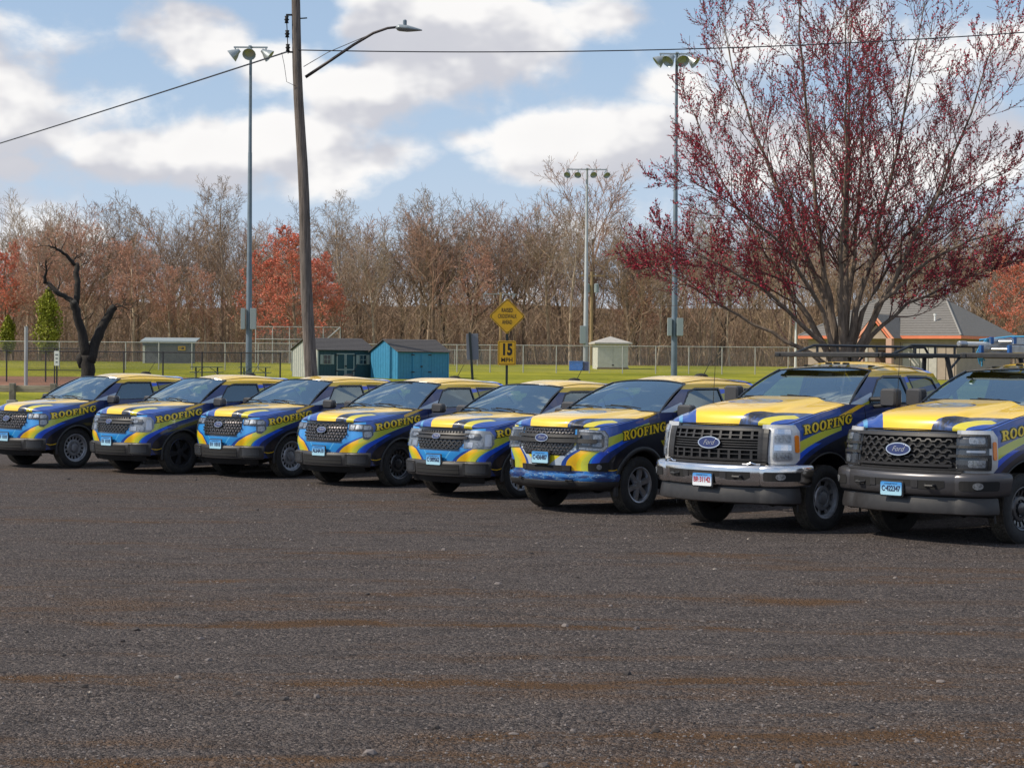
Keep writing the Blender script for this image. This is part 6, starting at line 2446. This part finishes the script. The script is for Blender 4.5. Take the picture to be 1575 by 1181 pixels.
# red maple in bud
TD = 60.0
root = empty('maple_tree', (at(1296, 560, TD).x, TD, 0))
tag(root, 'large spreading tree covered in dark red buds behind the full-size pickups', 'tree')
o0 = Vector((at(1296, 560, TD).x, TD, 0))
M['maplebark'] = plain('maple_bark', (0.17, 0.130, 0.098), .92, var=.4, vscale=3, bump=.7, bscale=9, stretch=(3, 3, .7))
M['mapletwig'] = plain('maple_twig', (0.115, 0.062, 0.050), .9, var=.3, vscale=3)
m_, t_, b_ = newmat('crimson_maple_buds')
g_ = t_.nodes.new('ShaderNodeNewGeometry')
rd = Ex(t_, g_.outputs['Random Per Island'])
t_.links.new(mixc(t_, (0.24, 0.012, 0.034), (0.62, 0.034, 0.080), rd.ss(0, 1)), b_.inputs['Base Color'])
b_.inputs['Roughness'].default_value = .7
M['bud'] = m_
LM = [([(1288, 560), (1282, 510), (1268, 430), (1254, 330), (1240, 200), (1224, 60), (1216, -40)], -1.0, .20), ([(1297, 560), (1299, 480), (1303, 380), (1309, 250), (1313, 120), (1318, -45)], 1.0, .21),
      ([(1301, 555), (1318, 480), (1345, 380), (1375, 270), (1400, 150), (1428, 0)], .6, .19), ([(1306, 560), (1336, 500), (1385, 400), (1440, 290), (1480, 180), (1508, 80)], -1.6, .18),
      ([(1287, 565), (1262, 528), (1225, 492), (1160, 440), (1090, 402), (1015, 372)], -1.2, .15), ([(1286, 558), (1258, 508), (1215, 440), (1160, 355), (1112, 265), (1075, 165)], 1.6, .17),
      ([(1306, 562), (1342, 515), (1400, 468), (1480, 432), (1568, 398)], 1.0, .14), ([(1291, 556), (1276, 470), (1232, 360), (1182, 230), (1142, 110), (1122, 5)], 2.4, .18),
      ([(1286, 568), (1250, 545), (1190, 512), (1110, 470), (1040, 425), (985, 398)], .9, .13), ([(1303, 556), (1332, 480), (1400, 360), (1480, 302), (1575, 255)], 2.2, .16),
      ([(1297, 556), (1290, 480), (1282, 400), (1286, 290), (1280, 150), (1275, 40)], -3.2, .17), ([(1299, 556), (1312, 480), (1332, 360), (1352, 200), (1368, 40)], 3.8, .17),
      ([(1289, 560), (1262, 480), (1205, 390), (1130, 330), (1050, 290)], -2.6, .14), ([(1304, 558), (1345, 470), (1420, 400), (1500, 365), (1590, 335)], -2.8, .14)]
rng = random.Random(8)
S = dict(seg=[0, 5, 4, 3, 2], wob=[0, .13, .16, .20, .2], up=[0, .10, .10, .09, .08], tap=[0, .85, .85, .8, .7], n=[20, 9, 7, 0, 0], st=[.30, .15, .12, .2, 0], ang=[44, 40, 38, 38, 38], rat=[.30, .44, .46, .5, .5], sh=[.35, .35, .25, .2, 0],
         rk=[.42, .5, .55, .6, .6], rmin=.0065, max=3)
fine, tips = [], []
tk = MB().tube([(0, 0, -.1), (.03, 0, .8), (0, 0, 1.7), (0, 0, 2.2), (0, 0, 2.75)], [.62, .50, .47, .45, .30], 16)
obj('trunk', tk, M['maplebark'], root, smooth='all')
for pix, dy, r in LM:
    P = [at(a, b, TD) - o0 for a, b in pix]
    n = len(P) - 1
    P = [p + Vector((0, dy * (k / n) ** 1.2, 0)) for k, p in enumerate(P)]
    P[0] = Vector((P[0].x * .5, .06 * dy, 1.75))
    Q, R = [], []
    for i in range(n):
        for j in range(3):
            t = (i + j / 3) / n
            Q.append(lerp(P[i], P[i + 1], j / 3) + rnd_unit(rng) * (.05 if i + j else 0))
            R.append(max(.018, r * .88 * (1 - .94 * t ** .6)))
    Q.append(P[-1])
    R.append(.018)
    obj('limb', tubes([(Q, R, 0)], [9]), M['maplebark'], root, smooth='all') if False else None
    lm_ = obj('limb', tubes([(Q, R, 0)], [9]), M['maplebark'], root)
    L = sum((b - a).length for a, b in zip(Q, Q[1:]))
    children(rng, Q, R, L, 0, S, fine, tips)
fine = [c for c in fine if max(q_.z for q_ in c[0]) > 4.15 + .25 * sin(c[0][0].x * 2.1)]
obj('crown', tubes(fine, [6, 5, 3, 3, 3]), M['mapletwig'], root)['kind'] = 'stuff'
alltips = [c[0] for c in fine if c[2] >= 2]
obj('blossom', buds(rng, alltips, 3, .034, None), M['bud'], root)['kind'] = 'stuff'

# ------------------------------------------------------------------ gear on the last pickup's rack
T8 = TR_ROOTS[7]


def on_truck(name, label, cat):
    e = empty(name, T8.location, T8.rotation_euler[2])
    tag(e, label, cat)
    return e


lad = on_truck('extension_ladder', 'aluminium extension ladder with blue end caps lying on the rightmost pickup', 'ladder')
for y in (-.62, -.20):
    obj('ladder_rail', MB().rbox((-3.25, y, 2.275), (3.7, .035, .095), .008, axis=0), M['alu'], lad)
    obj('ladder_rail', MB().rbox((-3.30, y + (.04 if y < -.4 else -.04), 2.375), (3.5, .032, .085), .008, axis=0), M['alu'], lad)
    obj('end_cap', MB().rbox((-1.42, y, 2.275), (.06, .040, .10), .008, axis=0), M['bluefibre'], lad)
    obj('end_cap', MB().rbox((-1.58, y + (.04 if y < -.4 else -.04), 2.385), (.06, .040, .09), .008, axis=0), M['bluefibre'], lad)
for k in range(11):
    obj('rung', MB().tube([(-1.6 - k * .30, -.60, 2.275), (-1.6 - k * .30, -.22, 2.275)], .016, 8), M['alu'], lad)
    obj('rung', MB().tube([(-1.7 - k * .30, -.56, 2.375), (-1.7 - k * .30, -.26, 2.375)], .016, 8), M['alu'], lad)
pp = on_truck('plastic_pipe', 'short white pipe tied to the front of the rightmost pickup rack', 'pipe')
obj('tube', MB().lathe([(.0, -.9), (.032, -.9), (.032, .9), (.0, .9)], 14, 'X', (-2.3, -.88, 2.34)), M['white'], pp)
obj('fitting', MB().lathe([(.025, -.08), (.038, -.07), (.038, .07), (.025, .08), (0, .08)], 12, 'X', (-1.38, -.88, 2.34)), M['satin'], pp)
sr = on_truck('tie_strap', 'blue strap hanging in loops from the rightmost pickup rack', 'strap')
rng = random.Random(3)
for k in range(6):
    a = Vector((-1.90 + rng.uniform(-.04, .04), -.93, 2.40))
    pts = [a + Vector((0, .1, .02)), a + Vector((rng.uniform(-.05, .05), -.02, -.08)), a + Vector((rng.uniform(-.08, .08), -.03, -.17)), a + Vector((rng.uniform(-.07, .07), -.02, rng.uniform(-.24, -.36)))]
    obj('strap_end', MB().tube(pts, .011, 6), M['strap'], sr)
obj('strap_loop', MB().tube([(-1.9, -.98, 2.30), (-1.9, -.98, 2.40), (-1.9, -.5, 2.44), (-1.9, -.15, 2.44), (-1.9, -.12, 2.25)], .013, 6), M['strap'], sr)
